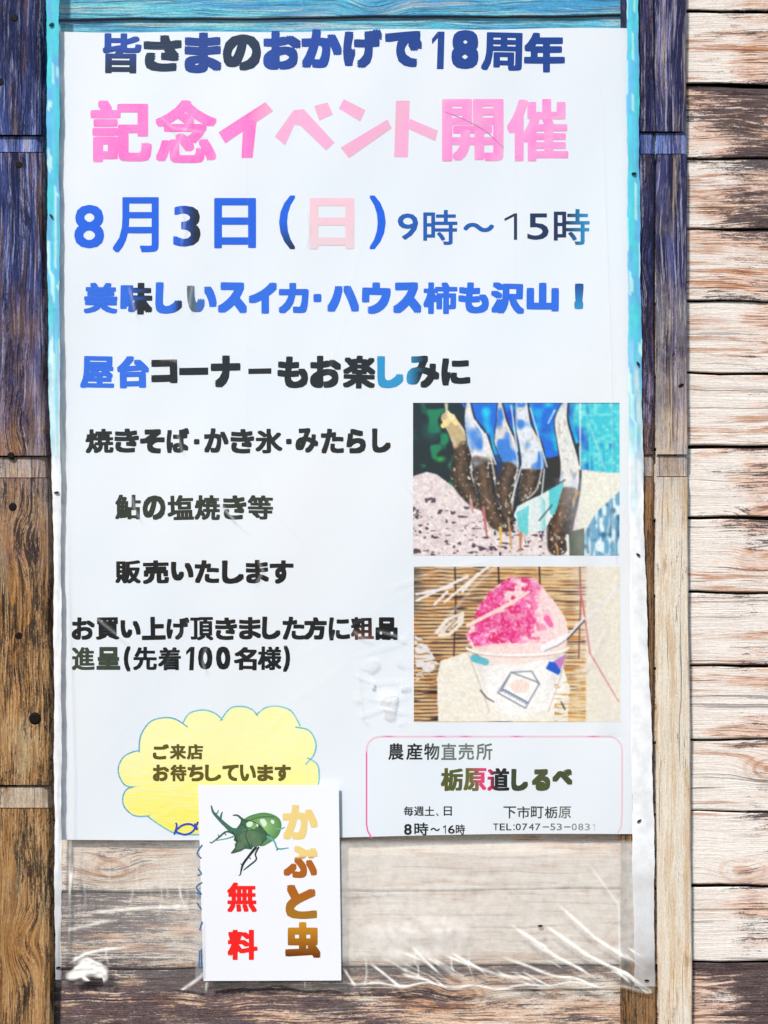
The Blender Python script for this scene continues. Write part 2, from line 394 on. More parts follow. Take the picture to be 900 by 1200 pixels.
for z0, z1 in ((155, 180), (533.5, 558)):
    batten('notch_block', lambda z: R_M(z) + CR(z) + 0.5, lambda z: R_R(z) - 0.5, z0 + 1, z1, Y_POST + 0.003, Y_PL - 0.003, M['notch'], (0.45, 0.4, 0.5, 1), step=6)
    batten('notch_block', lambda z: 728, lambda z: R_M(z) - CR(z) * 0.5 - 0.4, z0 + 1, z1, 0.0055, Y_PL - 0.001, M['notch'], (0.6, 0.4, 0.5, 1), step=6)

def disc(name, px, py, y, rx, rz, depth, mat, parent, n=12, ang=0.0):
    vs_, fs = [], []
    for r, q in ((1.0, y + depth), (1.0, y + depth * 0.3), (0.7, y)):
        for k in range(n):
            t = 2 * math.pi * k / n; u, v = r * rx * math.cos(t), r * rz * math.sin(t)
            vs_.append(P(px + u * math.cos(ang) - v * math.sin(ang), py + u * math.sin(ang) + v * math.cos(ang), q))
    for a in range(2):
        for k in range(n):
            fs.append((a * n + k, (a + 1) * n + k, (a + 1) * n + (k + 1) % n, a * n + (k + 1) % n))
    fs.append(tuple(2 * n + k for k in range(n - 1, -1, -1)))
    return mesh_obj(name, vs_, fs, mat, parent, P(px, py, y))

for (x, z, r, seg) in ((17, 21, 4.6, 0), (0, 96, 5.0, 0), (22, 193, 4.8, 1), (13, 534, 4.4, 2), (15, 594, 5.0, 2), (22, 745, 5.0, 2), (41, 842, 7.5, 2)):
    b = BAT[min(seg, 3)]
    disc('nail', x, z, Y_POST - 0.0012, r, r, 0.003, M['nail'], b)

# knot hole in the pale batten
disc('knot', 798, 452, Y_POST - 0.0006, 5.0, 3.0, 0.002, M['nail'], wall, ang=-0.5)
disc('knot', 789, 1000, Y_POST - 0.0006, 1.8, 8.0, 0.002, M['nail'], wall, ang=0.15)
disc('knot', 785, 110, Y_POST - 0.0006, 3.0, 5.0, 0.002, M['nail'], wall, ang=0.2)

# ------------------------------------------------------------------ poster
Q = [(68, 37), (736, 33), (742, 978), (72, 984)]     # corners in photo pixels
def surf(px, py):
    """depth of the poster's face: gentle waves of a laminated sheet"""
    y = 0.0012 * math.sin(px * 0.011 + 0.5) + 0.0009 * math.sin(py * 0.013 + px * 0.006 + 1.0) + 0.0003 * math.sin(px * 0.05 + py * 0.021)
    return y
def quad_pt(u, v):
    x = (1 - v) * ((1 - u) * Q[0][0] + u * Q[1][0]) + v * ((1 - u) * Q[3][0] + u * Q[2][0])
    z = (1 - v) * ((1 - u) * Q[0][1] + u * Q[1][1]) + v * ((1 - u) * Q[3][1] + u * Q[2][1])
    z += (3.0 * math.sin(math.pi * min(1, u / 0.6)) * (u < 0.6) * (-1) * (1 - v) ** 8 * -0.6) + 0.8 * math.sin(u * 19) * (1 - v) ** 6
    z += 2.0 * math.sin(u * 6.0) * v ** 8
    x += 0.6 * math.sin(v * 17 + 1) * (abs(u - 0.5) * 2) ** 6
    return x, z
def sheet(name, nu, nv, fn, mat, parent, loc, thick=0.0004):
    vs_, fs = [], []
    for back in (0, 1):
        for j in range(nv + 1):
            for i in range(nu + 1):
                p = fn(i / nu, j / nv); vs_.append(Vector((p.x, p.y + back * thick, p.z)))
    W = nu + 1; B = W * (nv + 1)
    for j in range(nv):
        for i in range(nu):
            a = j * W + i; fs.append((a, a + W, a + W + 1, a + 1)); fs.append((B + a, B + a + 1, B + a + W + 1, B + a + W))
    rim = [i for i in range(W)] + [j * W + nu for j in range(1, nv + 1)] + [nv * W + i for i in range(nu - 1, -1, -1)] + [j * W for j in range(nv - 1, 0, -1)]
    for k in range(len(rim)):
        a, b = rim[k], rim[(k + 1) % len(rim)]; fs.append((a, b, B + b, B + a))
    o = mesh_obj(name, vs_, fs, mat, parent, loc, smooth=True)
    sm = [True] * (2 * nu * nv) + [False] * len(rim); o.data.polygons.foreach_set('use_smooth', sm)
    se = set()
    for k in range(len(rim)):
        a, b = rim[k], rim[(k + 1) % len(rim)]; se.add((min(a, b), max(a, b))); se.add((min(a, b) + B, max(a, b) + B))
    sh = o.data.attributes.new('sharp_edge', 'BOOLEAN', 'EDGE')
    sh.data.foreach_set('value', [tuple(sorted(e.vertices)) in se for e in o.data.edges])
    return o

poster = empty('event_poster', P(407, 984, 0), 'large white laminated event poster with Japanese lettering, two photographs and a yellow cloud', 'poster')
sheet('paper_sheet', 60, 84, lambda u, v: (lambda q: P(q[0], q[1], surf(*q)))(quad_pt(u, v)), M['paper'], poster, P(407, 510, 0))

# ---- lettering ------------------------------------------------------------
_gc = {}
def glyph(ch):
    if ch in _gc: return _gc[ch]
    cu = bpy.data.curves.new('t', 'FONT'); cu.body = ch; cu.resolution_u = 3; cu.fill_mode = 'FRONT'
    o = bpy.data.objects.new('t', cu); me = o.to_mesh()
    v = np.array([(p.co[0], p.co[1]) for p in me.vertices]); f = [tuple(p.vertices) for p in me.polygons]
    # faces towards -y after mapping (x right, up z): keep counter-clockwise as seen from the camera
    o.to_mesh_clear(); bpy.data.objects.remove(o); bpy.data.curves.remove(cu)
    v = (v - v.min(0)) / (v.max(0) - v.min(0))
    _gc[ch] = (v, f); return _gc[ch]

class Lettering:
    def __init__(s): s.v, s.f, s.c = [], [], []
    def add_layer(s, pts, faces, cols, surface, lift):
        b = len(s.v)
        for (x, z) in pts: s.v.append(P(x, z, surface(x, z) - lift))
        s.f += [tuple(i + b for i in f) for f in faces]; s.c += cols
    def glyph(s, ch, x0, x1, y0, y1, r, col, surface=surf, sq=True, tilt=0.0, lift=0.00015):
        if ch == '1':
            w_ = (max(1.0, (x1 - x0) * 0.2)) if r < 1.2 else (x1 - x0) * 0.56
            w_ = w_ + (0.8 if r >= 0.5 and r < 1.2 else 0)
            sl = 1.2 if r > 1.2 else 0
            s.poly([(x1 - w_ + sl * 0.6, y0), (x1, y0), (x1 - sl, y1), (x1 - w_ - sl * 0.6, y1)], col, surface, lift)
            fl = max(1.5, w_ * 0.8)
            s.poly([(x0, y0 + (y1 - y0) * 0.2), (x1 - w_ + 0.5, y0), (x1 - w_ + 0.5, y0 + fl * 1.1), (x0 + 0.4, y0 + (y1 - y0) * 0.2 + fl * 0.9)], col, surface, lift + 1e-5)
            return
        if ch in 'ー－':
            s.poly([(x0, y0 + 0.6), (x1, y0), (x1, y1 - 0.4), (x0, y1)], col, surface, lift); return
        v, f = glyph(ch)
        dense = ch >= '\u4e00' and ch < '\uff00' and len(v) > 38 and r > 0.6 and ch not in '方上日'
        ry = r * (0.62 if dense else 1.0)
        if dense: r = r * 0.9
        w0, h0 = x1 - x0 - 2 * r, y1 - y0 - 2 * ry
        cx, cy = (x0 + x1) / 2, (y0 + y1) / 2
        X = (v[:, 0] - 0.5) * max(w0, 0.3); Y = (0.5 - v[:, 1]) * max(h0, 0.3)
        t = math.radians(tilt)
        px = cx + X * math.cos(t) - Y * math.sin(t); py = cy + X * math.sin(t) + Y * math.cos(t)
        if r <= 0: offs = [(0, 0)]
        else:
            k = 0.92 if sq else 0.72
            offs = [(0, 0)] + [(r * a, ry * b) for a, b in ((1, 0), (-1, 0), (0, 1), (0, -1), (k, k), (k, -k), (-k, k), (-k, -k))]
            if r > 2: offs += [(r * .5 * a, ry * .5 * b) for a, b in ((1, 1), (1, -1), (-1, 1), (-1, -1))]
        for i, (dx, dy) in enumerate(offs):
            pts = list(zip(px + dx, py + dy))
            cols = [col(x, y) if callable(col) else col for x, y in pts]
            s.add_layer(pts, f, cols, surface, lift + i * 6e-6)
    def poly(s, pts, col, surface=surf, lift=0.00015):
        cols = [col(x, y) if callable(col) else col for x, y in pts]
        a = sum(pts[i][0] * pts[(i + 1) % len(pts)][1] - pts[(i + 1) % len(pts)][0] * pts[i][1] for i in range(len(pts)))
        f = tuple(range(len(pts))); f = f[::-1] if a > 0 else f
        s.add_layer(pts, [f], cols, surface, lift)
    def stroke(s, pts, wd, col, surface=surf, lift=0.00015, taper=False):
        n = len(pts); L, R = [], []
        for i in range(n):
            a = pts[max(0, i - 1)]; b = pts[min(n - 1, i + 1)]
            dx, dy = b[0] - a[0], b[1] - a[1]; l = math.hypot(dx, dy) or 1
            ww = (wd[i] if isinstance(wd, (list, tuple)) else wd) / 2
            if taper: ww *= max(0.15, math.sin(math.pi * (i + 0.5) / n))
            L.append((pts[i][0] - dy / l * ww, pts[i][1] + dx / l * ww)); R.append((pts[i][0] + dy / l * ww, pts[i][1] - dx / l * ww))
        P_ = L + R; cols = [col(x, y) if callable(col) else col for x, y in P_]
        s.add_layer(P_, [(i, i + 1, n + i + 1, n + i) for i in range(n - 1)], cols, surface, lift)
    def build(s, name, mat, parent, label=None):
        c = sum(s.v, Vector()) / len(s.v)
        o = mesh_obj(name, s.v, s.f, mat, parent, c); set_colors(o, s.c)
        if label: o['label'] = label
        return o

def smooth_pts(pts, n=6, closed=False):
    out = []; m = len(pts)
    for i in range(m if closed else m - 1):
        p0 = pts[(i - 1) % m] if closed or i > 0 else pts[0]; p1 = pts[i]; p2 = pts[(i + 1) % m]
        p3 = pts[(i + 2) % m] if closed or i + 2 < m else pts[-1]
        for k in range(n):
            t = k / n
            out.append(tuple(0.5 * ((2 * p1[d]) + (-p0[d] + p2[d]) * t + (2 * p0[d] - 5 * p1[d] + 4 * p2[d] - p3[d]) * t * t + (-p0[d] + 3 * p1[d] - 3 * p2[d] + p3[d]) * t ** 3) for d in (0, 1)))
    if not closed: out.append(pts[-1])
    return out

NAVY, ROYAL, DKN = alb((22, 66, 150)), alb((26, 74, 170)), alb((20, 44, 76))  # blues and cyan on black print: sky reflection painted into the ink
BLUE, BLACK, CYAN, BRT = alb((20, 98, 225)), alb((16, 24, 32)), alb((42, 150, 205)), alb((40, 108, 225))
def fade(c1, c2, xa, xb, ax=0):
    def f(x, y):
        t = ((x, y)[ax] - xa) / (xb - xa); t = min(1, max(0, t))
        return tuple(c1[i] * (1 - t) + c2[i] * t for i in range(3))
    return f
tl = lambda: rnd.uniform(-2.5, 2.5)

# heading
L = Lettering()
for ch, x0, x1, y0, y1, c in (('皆', 120, 166, 39, 86, fade(ROYAL, DKN, 55, 75, 1)), ('さ', 168, 213, 41, 84, DKN), ('ま', 216, 260, 38, 86, NAVY),
        ('の', 261, 306, 40, 83, DKN), ('お', 308, 353, 36, 82, fade(ROYAL, NAVY, 310, 350)), ('か', 353, 401, 34, 80, ROYAL), ('げ', 402, 448, 34, 80, NAVY),
        ('で', 451, 495, 36, 79, NAVY), ('1', 506, 521, 37, 81, NAVY), ('8', 529, 561, 35, 81, NAVY), ('周', 564, 612, 38, 83, NAVY), ('年', 614, 662, 38, 85, NAVY)):
    dense = ch in '皆周年'
    L.glyph(ch, x0, x1, y0, y1, 2.3 if dense else 3.1, c, tilt=tl() * 0.6)
L.build('heading_lettering', M['ink'], poster, 'navy blue heading line at the top of the poster')

# pink line
PK, PK2, PK3 = alb((250, 128, 205)), alb((248, 165, 212)), alb((238, 175, 195))
def pinkc(x, y):  # wavy paler pinks: film reflections painted into the print
    t = 0.5 + 0.5 * math.sin(x * 0.16 + y * 0.11) * math.sin(y * 0.07 + x * 0.03)
    base = PK if x < 300 else (PK3 if 300 < x < 515 else PK2)
    hi = alb((250, 95, 190)) if x < 320 else (PK2 if x < 515 else PK)
    return tuple(base[i] * (1 - t) + hi[i] * t for i in range(3))
L = Lettering()
for ch, x0, x1, y0, y1, r in (('記', 106, 178, 117, 190, 4.0), ('念', 182, 254, 117, 191, 3.4), ('開', 518, 590, 116, 189, 3.4), ('催', 594, 666, 116, 189, 3.0)):
    L.glyph(ch, x0, x1, y0, y1, r, pinkc)
for q in ([(256, 155), (311, 119.5), (320, 130), (264, 168)], [(285, 142), (301, 139), (296, 185), (283, 185)],
          [(322, 160), (344, 129), (356, 128), (392, 167), (382, 176), (352, 147), (345, 146), (334, 170)], [(368, 124), (384, 120), (390, 134), (374, 141)],
          [(397, 127), (403, 116), (428, 129), (422, 142)], [(399, 173), (454, 140), (459, 150), (409, 185)],
          [(464, 118), (480, 118), (478, 184), (462, 184)], [(480, 139), (513, 153), (510, 165), (479, 151)]):
    n = []
    for i in range(len(q)):
        a, b = q[i], q[(i + 1) % len(q)]
        n += [(a[0] + (b[0] - a[0]) * k / 3, a[1] + (b[1] - a[1]) * k / 3) for k in range(3)]
    L.poly(n, pinkc)
L.stroke([(521, 131), (540, 138), (556, 146), (570, 154), (590, 173)], 0.8, alb((190, 110, 165)), lift=0.0003)
L.build('pink_lettering', M['marker'], poster, 'large pink line of characters below the navy heading')

# date line
L = Lettering()
for ch, x0, x1, y0, y1, r, c in (('8', 87, 122, 240, 291, 1.6, BLUE), ('月', 132, 186, 231, 296, 1.8, BLUE), ('3', 203, 235, 241, 289, 1.6, fade(BLUE, BLACK, 210, 226)),
        ('日', 251, 300, 232, 291, 1.9, BLUE), ('(', 327, 346, 229, 292, 1.3, fade(BLUE, DKN, 262, 288, 1)), (')', 433, 452, 229, 292, 1.3, BLUE)):
    L.glyph(ch, x0, x1, y0, y1, r, c)
L.glyph('日', 363, 415, 232, 292, 2.2, fade(alb((246, 200, 212)), alb((238, 208, 214)), 240, 290, 1))
TB, TD = alb((24, 92, 180)), alb((26, 48, 88))  # blue half of the time: painted sky reflection again
for ch, x0, x1, y0, y1, r, c in (('9', 466, 490, 250, 281, 0.45, TB), ('時', 496, 536, 246, 287, 0.8, TB), ('～', 543, 579, 261, 272, 0.9, TB), ('1', 591, 606, 250, 281, 0.9, TD),
        ('5', 618, 643, 250, 281, 0.45, TD), ('時', 649, 691, 245, 287, 0.8, fade(TD, CYAN, 665, 689))):
    L.glyph(ch, x0, x1, y0, y1, r, c)
L.build('date_lettering', M['ink'], poster, 'bright blue date and opening time line with one pale pink character')

def line(name, items, y0, y1, r, label=None, col=BLACK, mat=None, dy=None, small=0.78):
    L = Lettering()
    for it in items:
        ch, x0, x1 = it[:3]; c = it[3] if len(it) > 3 and it[3] else col
        ya, yb = (it[4], it[5]) if len(it) > 5 else (y0, y1)
        n = len(glyph(ch)[0]); rr = r * (small if n > 58 else 1.0)
        L.glyph(ch, x0, x1, ya + rnd.uniform(-.6, .6), yb + rnd.uniform(-.6, .6), rr, c, tilt=rnd.uniform(-1.8, 1.8))
    return L.build(name, mat or M['ink'], poster, label)

line('menu_lettering', [('美', 98, 138, BRT), ('味', 141, 179, fade(BRT, BLACK, 150, 162)), ('し', 182, 214, fade(BRT, BLACK, 203, 210)), ('い', 219, 254, fade(alb((90, 110, 120)), BRT, 226, 240), 335, 366),
    ('ス', 255, 290, fade(BRT, BRT, 260, 280)), ('イ', 291, 325, BRT), ('カ', 326, 362, BRT), ('・', 367, 377, BRT, 344, 354), ('ハ', 383, 421, BRT, 334, 366), ('ウ', 424, 458, BRT),
    ('ス', 460, 494, BRT), ('柿', 496, 536, BRT), ('も', 537, 573, BRT), ('沢', 575, 615, BRT), ('山', 617, 655, BRT, 331, 365), ('！', 673, 684, fade(alb((30, 80, 160)), CYAN, 335, 362, 1), 332, 363)], 331, 368, 2.9,
    'bright blue line of characters ending in an exclamation mark')
line('stall_lettering', [('屋', 94, 134, BRT), ('台', 137, 175, BRT), ('コ', 177, 208, BLACK, 421, 450), ('ー', 210, 244, BLACK, 431, 440), ('ナ', 247, 282), ('－', 291, 318, BLACK, 432, 438.5), ('も', 325, 361), ('お', 363, 400),
    ('楽', 402, 440), ('し', 442, 473, fade(CYAN, CYAN, 0, 1)), ('み', 476, 515, fade(CYAN, BLACK, 478, 492)), ('に', 517, 551, BLACK, 419, 452)], 417, 455, 2.9, 'line in blue and black starting the food stall announcement')
line('food_lettering', [('焼', 100, 133), ('き', 134, 163), ('そ', 164, 193), ('ば', 195, 222), ('・', 227, 234, None, 514, 521), ('か', 239, 268), ('き', 270, 298), ('氷', 299, 331), ('・', 335, 342, None, 514, 521), ('み', 346, 373),
    ('た', 376, 403), ('ら', 406, 429), ('し', 436, 458)], 502, 531, 1.9)
GRN = alb((40, 52, 48))  # green cast of reflected trees painted into the black ink
line('fish_lettering', [('鮎', 135, 165, GRN), ('の', 167, 194), ('塩', 196, 227), ('焼', 228, 258), ('き', 261, 289), ('等', 290, 320)], 580, 609, 1.7, None, GRN)
line('sale_lettering', [('販', 135, 165), ('売', 167, 198), ('い', 200, 227, None, 659, 681), ('た', 228, 257), ('し', 260, 286), ('ま', 288, 315), ('す', 316, 344)], 656, 684, 1.8)
line('gift_lettering', [('お', 84, 111), ('買', 112, 140), ('い', 141, 165, None, 727, 748), ('上', 166, 194), ('げ', 195, 222), ('頂', 223, 250), ('き', 252, 278), ('ま', 280, 306), ('し', 307, 329), ('た', 331, 357),
    ('方', 356, 383), ('に', 385, 410), ('粗', 411, 438, fade(BLACK, alb((120, 70, 60)), 736, 750, 1)), ('品', 440, 466)], 723, 750, 1.6)
GL = alb((62, 74, 62))  # greenish reflection painted into the ink here too
line('quantity_lettering', [('進', 84, 111, GL), ('呈', 113, 141, GL), ('(', 145, 153, None, 757, 787), ('先', 156, 184), ('着', 185, 212), ('1', 218, 228), ('0', 232, 249), ('0', 253, 270), ('名', 274, 301), ('様', 302, 330), (')', 332, 340, None, 757, 787)], 758, 785, 1.5)

# ---- yellow cloud ----------------------------------------------------------
bumps = smooth_pts([(163, 880), (165, 862), (176, 846), (192, 841), (206, 843)], 5) + smooth_pts([(214, 846), (222, 836), (238, 832), (252, 836), (259, 842)], 5) \
    + smooth_pts([(260, 841), (270, 830), (285, 828), (296, 832), (300, 836)], 5) + smooth_pts([(301, 836), (312, 829), (328, 828), (342, 834), (350, 849)], 5) \
    + smooth_pts([(351, 850), (362, 856), (370, 870), (368, 884), (360, 893)], 5) + smooth_pts([(362, 888), (372, 896), (374, 912), (371, 925)], 5) \
    + smooth_pts([(368, 940), (340, 962), (300, 975), (260, 978), (234, 976)], 5) + smooth_pts([(222, 978), (204, 976), (186, 966), (172, 956)], 5) \
    + smooth_pts([(172, 957), (158, 956), (146, 946), (144, 934), (150, 924), (160, 922)], 5) + smooth_pts([(160, 922), (148, 921), (140, 910), (139, 898), (146, 886), (163, 880)], 5)
def yel(x, y):
    t = min(1, max(0, (y - 880) / 95)); n = 0.5 + 0.5 * math.sin(x * .35 + y * .3) * math.sin(y * .21 - x * .13)
    a, b = alb((247, 243, 172)), alb((244, 232, 70)); t = min(1, t * 0.95 + n * 0.12)
    return tuple(a[i] * (1 - t) + b[i] * t for i in range(3))
L = Lettering()
cx, cz = 258, 905
rings = []
for k in (1.0, 0.8, 0.6, 0.4, 0.2):
    rings.append([(cx + (x - cx) * k, cz + (y - cz) * k) for x, y in bumps])
nb = len(bumps); pts = [p for r in rings for p in r] + [(cx, cz)]
fs = []
for k in range(4):
    for i in range(nb): fs.append((k * nb + i, (k + 1) * nb + i, (k + 1) * nb + (i + 1) % nb, k * nb + (i + 1) % nb))
for i in range(nb): fs.append((4 * nb + i, 5 * nb, 4 * nb + (i + 1) % nb))
L.add_layer(pts, fs, [yel(*p) for p in pts], surf, 0.00012)
L.build('yellow_cloud', M['pencil'], poster, 'yellow pencil coloured cloud with scalloped blue outline')
L = Lettering()
TEAL = alb((86, 190, 210))
arcs = [[(163, 880), (165, 862), (176, 846), (192, 841), (206, 843), (220, 852)], [(214, 848), (222, 836), (238, 832), (252, 836), (261, 844)], [(258, 845), (270, 830), (285, 828), (296, 832), (302, 839)],
        [(300, 838), (312, 829), (328, 828), (342, 834), (352, 851)], [(346, 852), (362, 856), (370, 870), (368, 884), (358, 896)], [(360, 888), (372, 896), (374, 912), (372, 922)],
        [(236, 978), (222, 978), (204, 976), (186, 966), (172, 956)], [(176, 956), (158, 956), (146, 946), (144, 934), (150, 924), (164, 922)], [(164, 922), (148, 921), (140, 910), (139, 898), (146, 886), (160, 880), (164, 882)]]
for a in arcs: L.stroke(smooth_pts(a, 6), 1.7, TEAL if a[0][0] > 180 else alb((70, 165, 200)))
L.build('cloud_outline', M['pencil'], poster)
L = Lettering()
BR = alb((104, 92, 40))
for i, ch in enumerate('ご来店'): L.glyph(ch, 179 + i * 20, 198 + i * 20, 872, 890, 0.9 if i else 1.1, BR, lift=0.0003)
for i, ch in enumerate('お待ちしています'): L.glyph(ch, 179 + i * 20.4, 198 + i * 20.4, 896, 915.5, 1.0, BR, lift=0.0003)
L.build('cloud_lettering', M['ink'], poster)
L = Lettering()
DB = alb((20, 60, 190))
L.stroke(smooth_pts([(205, 974), (214, 967), (224, 966), (231, 972), (228, 965)], 6), 2.4, DB, lift=0.0004)
L.stroke(smooth_pts([(204, 978), (207, 968), (206, 964)], 6), 2.0, DB, lift=0.00042)
L.stroke(smooth_pts([(205, 974), (216, 978), (226, 974), (232, 963)], 6), 2.2, DB, lift=0.00044)
L.build('fish_doodle', M['marker'], poster, 'small dark blue fish doodle at the foot of the yellow cloud')

# ---- shop box --------------------------------------------------------------
L = Lettering()
def boxc(x, y):
    n = math.sin(x * 0.21) + math.sin(x * 0.083 + 1.2)
    if y > 880 and x < 600: return alb((238, 110, 160))
    return alb((240, 120, 165)) if n > 0.9 else alb((240, 196, 208))
rr = 16; X0, X1, Y0_, Y1_ = 429.5, 729, 863, 986
pts = [(X0 + rr - rr * math.cos(t), Y0_ + rr - rr * math.sin(t)) for t in np.linspace(0, math.pi / 2, 7)]
pts += [(x, Y0_) for x in np.arange(X0 + rr + 10, X1 - rr - 5, 10)]
pts += [(X1 - rr + rr * math.sin(t), Y0_ + rr - rr * math.cos(t)) for t in np.linspace(0, math.pi / 2, 7)]
pts = [(X0 + 6, 982), (X0 + 1.5, 974), (X0, 966)] + [(X0, y) for y in range(955, 880, -12)] + pts + [(X1, y) for y in range(890, 960, 12)] + [(X1 - 1, 968), (X1 - 5, 976)]
L.stroke(pts, 1.8, boxc)
L.build('box_outline', M['ink'], poster, 'thin pink rounded outline around the shop address')
L = Lettering()
G1, G2 = alb((40, 46, 46)), alb((118, 128, 120))
for i, ch in enumerate('農産物直売所'): L.glyph(ch, (455, 476, 497, 517, 537, 558)[i], (473, 495, 515, 535, 555.5, 577)[i], 871, 890.5, 0.35, fade(G1, G2, 500, 520))
for ch, a, b, c in (('栃', 516.5, 542.5, alb((96, 100, 52))), ('原', 543, 570, fade(alb((110, 112, 60)), alb((225, 70, 120)), 558, 564)), ('道', 571, 597, fade(alb((225, 60, 110)), G1, 573, 579)),
                 ('し', 599, 619, alb((70, 78, 58))), ('る', 623, 645, alb((86, 94, 60))), ('べ', 647, 671, alb((80, 86, 56)))):
    L.glyph(ch, a, b, 901 if ch in 'しるべ' else 900, 927 if ch != 'べ' else 920, 1.3 if ch in '栃原道' else 1.9, c)
for i, ch in enumerate('毎週土'): L.glyph(ch, 473 + i * 12.3, 484.5 + i * 12.3, 945, 956, 0.2, G1)
L.glyph('、', 511, 514, 953, 956.5, 0.1, G1); L.glyph('日', 520, 529.5, 945, 956, 0.2, G1)
L.glyph('8', 473.5, 482.5, 965.5, 978.5, 0.4, G1); L.glyph('時', 485.5, 502, 964, 979, 0.3, G1); L.glyph('～', 504.5, 515.5, 970, 974, 0.3, G1)
L.glyph('1', 519, 522.5, 967, 977, 0.2, G1); L.glyph('6', 525, 533, 967, 977, 0.2, G1); L.glyph('時', 534, 545, 966, 978, 0.2, G1)
for i, ch in enumerate('下市町栃原'): L.glyph(ch, 590 + i * 16.1, 604.8 + i * 16.1, 945, 959, 0.2, G2 if i > 3 else alb((70, 76, 74)))
tx = 578
for ch in 'TEL:0747-53-083':
    wd = 3 if ch == ':' else (9.5 if ch == '-' else 7.3)
    if ch == ':': L.glyph(ch, tx + 0.6, tx + 2.2, 966, 973, 0, G1)
    elif ch == '-': L.glyph(ch, tx + 1, tx + 8.5, 968.5, 969.6, 0, G1)
    else: L.glyph(ch, tx, tx + wd - 1.2, 965, 973, 0.1, fade(G1, alb((170, 176, 176)), 600, 700))
    tx += wd + 0.35
L.glyph('1', tx + 1.5, tx + 4.5, 965, 973, 0, alb((205, 210, 212)))
L.build('address_lettering', M['ink'], poster, 'small grey and olive shop name, hours and telephone number')

# ---- the two printed photographs -------------------------------------------
def seg_d(X, Y, a, b, ra, rb):
    ax, ay = a; bx, by = b; dx, dy = bx - ax, by - ay
    t = np.clip(((X - ax) * dx + (Y - ay) * dy) / (dx * dx + dy * dy + 1e-9), 0, 1)
    return np.hypot(X - ax - t * dx, Y - ay - t * dy) - (ra + (rb - ra) * t), t
class Pic:
    def __init__(s, x0, x1, y0, y1, res=1.15):
        s.b = (x0, x1, y0, y1); s.w = int((x1 - x0) * res); s.h = int((y1 - y0) * res)
        s.X, s.Y = np.meshgrid(np.linspace(x0, x1, s.w), np.linspace(y0, y1, s.h)); s.A = np.zeros((s.h, s.w, 3))
    def n(s, cw, ch, seed): return noise2(s.w, s.h, cw, ch, seed)
    def put(s, m, c):
        m = np.clip(m, 0, 1)[..., None]; c = np.asarray(c, float)
        s.A = s.A * (1 - m) + c * m
    def limb(s, pts, rad, c, soft=1.0):
        d = np.full(s.X.shape, 1e9)
        for i in range(len(pts) - 1):
            q, _ = seg_d(s.X, s.Y, pts[i], pts[i + 1], rad[i], rad[i + 1]); d = np.minimum(d, q)
        m = np.clip(0.5 - d / soft, 0, 1)
        if c is not None: s.put(m, c)
        return m
    def poly(s, pts, c=None, soft=None):
        ins = np.zeros(s.X.shape, bool); n = len(pts)
        for i in range(n):
            x1, y1 = pts[i]; x2, y2 = pts[(i + 1) % n]
            cond = ((y1 > s.Y) != (y2 > s.Y)) & (s.X < (x2 - x1) * (s.Y - y1) / (y2 - y1 + 1e-9) + x1); ins ^= cond
        m = ins.astype(float)
        if c is not None: s.put(m, c)
        return m
    def build(s, name, label):
        x0, x1, y0, y1 = s.b
        A = s.A.copy()
        for ax in (0, 1):
            A = (np.roll(A, 1, ax) + 2.6 * A + np.roll(A, -1, ax)) / 4.6
        A[0], A[-1], A[:, 0], A[:, -1] = s.A[0], s.A[-1], s.A[:, 0], s.A[:, -1]
        A = np.clip(A, 0, 255) / 255
        Li = np.where(A <= 0.04, A / 12.92, ((A + 0.055) / 1.055) ** 2.4) * 0.93
        k = S
        yy = np.vectorize(surf)(s.X, s.Y) - 0.0002
        kk = S * (D + yy) / D
        V = np.stack([(s.X - 450) * kk, yy, Z0 + (600 - s.Y) * kk], -1).reshape(-1, 3)
        idx = np.arange(s.w * s.h).reshape(s.h, s.w)
        F = np.stack([idx[:-1, :-1], idx[1:, :-1], idx[1:, 1:], idx[:-1, 1:]], -1).reshape(-1, 4)
        c = V.mean(0)
        o = mesh_obj(name, (V).tolist(), F.tolist(), M['photo'], poster, Vector(c), smooth=True)
        set_colors(o, Li.reshape(-1, 3)); o['label'] = label
        return o

# grilled fish on skewers. zoomed-crop coordinates (45..855, 40..635) scaled by 0.3
z = lambda x, y: (484 + (x - 47) * 0.3, 472.5 + (y - 42) * 0.3)
p = Pic(484, 726, 472, 651)
X, Y = p.X, p.Y
p.A[:] = (22, 42, 52)
n1, n2, n3 = p.n(14, 12, 1), p.n(5, 4, 2), p.n(2, 2, 3)
p.put((n1 - 0.62) * 6 * (X < 560), (20, 130, 90))
g = np.hypot((X - 516) / 9, (Y - 538) / 5); p.put(1 - g, (40, 190, 80))
g = np.hypot((X - 505) / 14, (Y - 505) / 16); p.put((1 - g) * .7, (30, 110, 90))
blue = p.poly([z(235, 42), z(680, 42), z(700, 200), z(640, 250), z(380, 270), z(300, 150)])
p.put(blue, (22, 110, 220)); p.put(blue * (n1 * 1.6 - 0.7) * 1.6, (20, 205, 235)); p.put(blue * (p.n(22, 18, 8) - 0.55) * 3, (20, 70, 190))
teal = p.poly([z(640, 42), z(860, 42), z(860, 325), z(700, 310), z(690, 180)])
p.put(teal, (60, 200, 215)); p.put(teal * (n2 - 0.4) * 2, (120, 228, 228)); p.put(teal * (p.n(4, 26, 5) - 0.55) * 3 * (Y > 520), (30, 120, 190))
p.put(teal * (X < 690) * (n1 - .4) * 2, (30, 90, 200))
gr = p.poly([z(40, 330), z(100, 310), z(140, 320), z(220, 380), z(420, 520), z(560, 430), z(700, 300), z(860, 320), z(860, 640), z(40, 640)])
p.put(gr, (236, 222, 220)); p.put(gr * (n2 - 0.35) * 1.3, (214, 190, 190)); p.put(gr * (n3 - .55) * 1.5, (250, 244, 240))
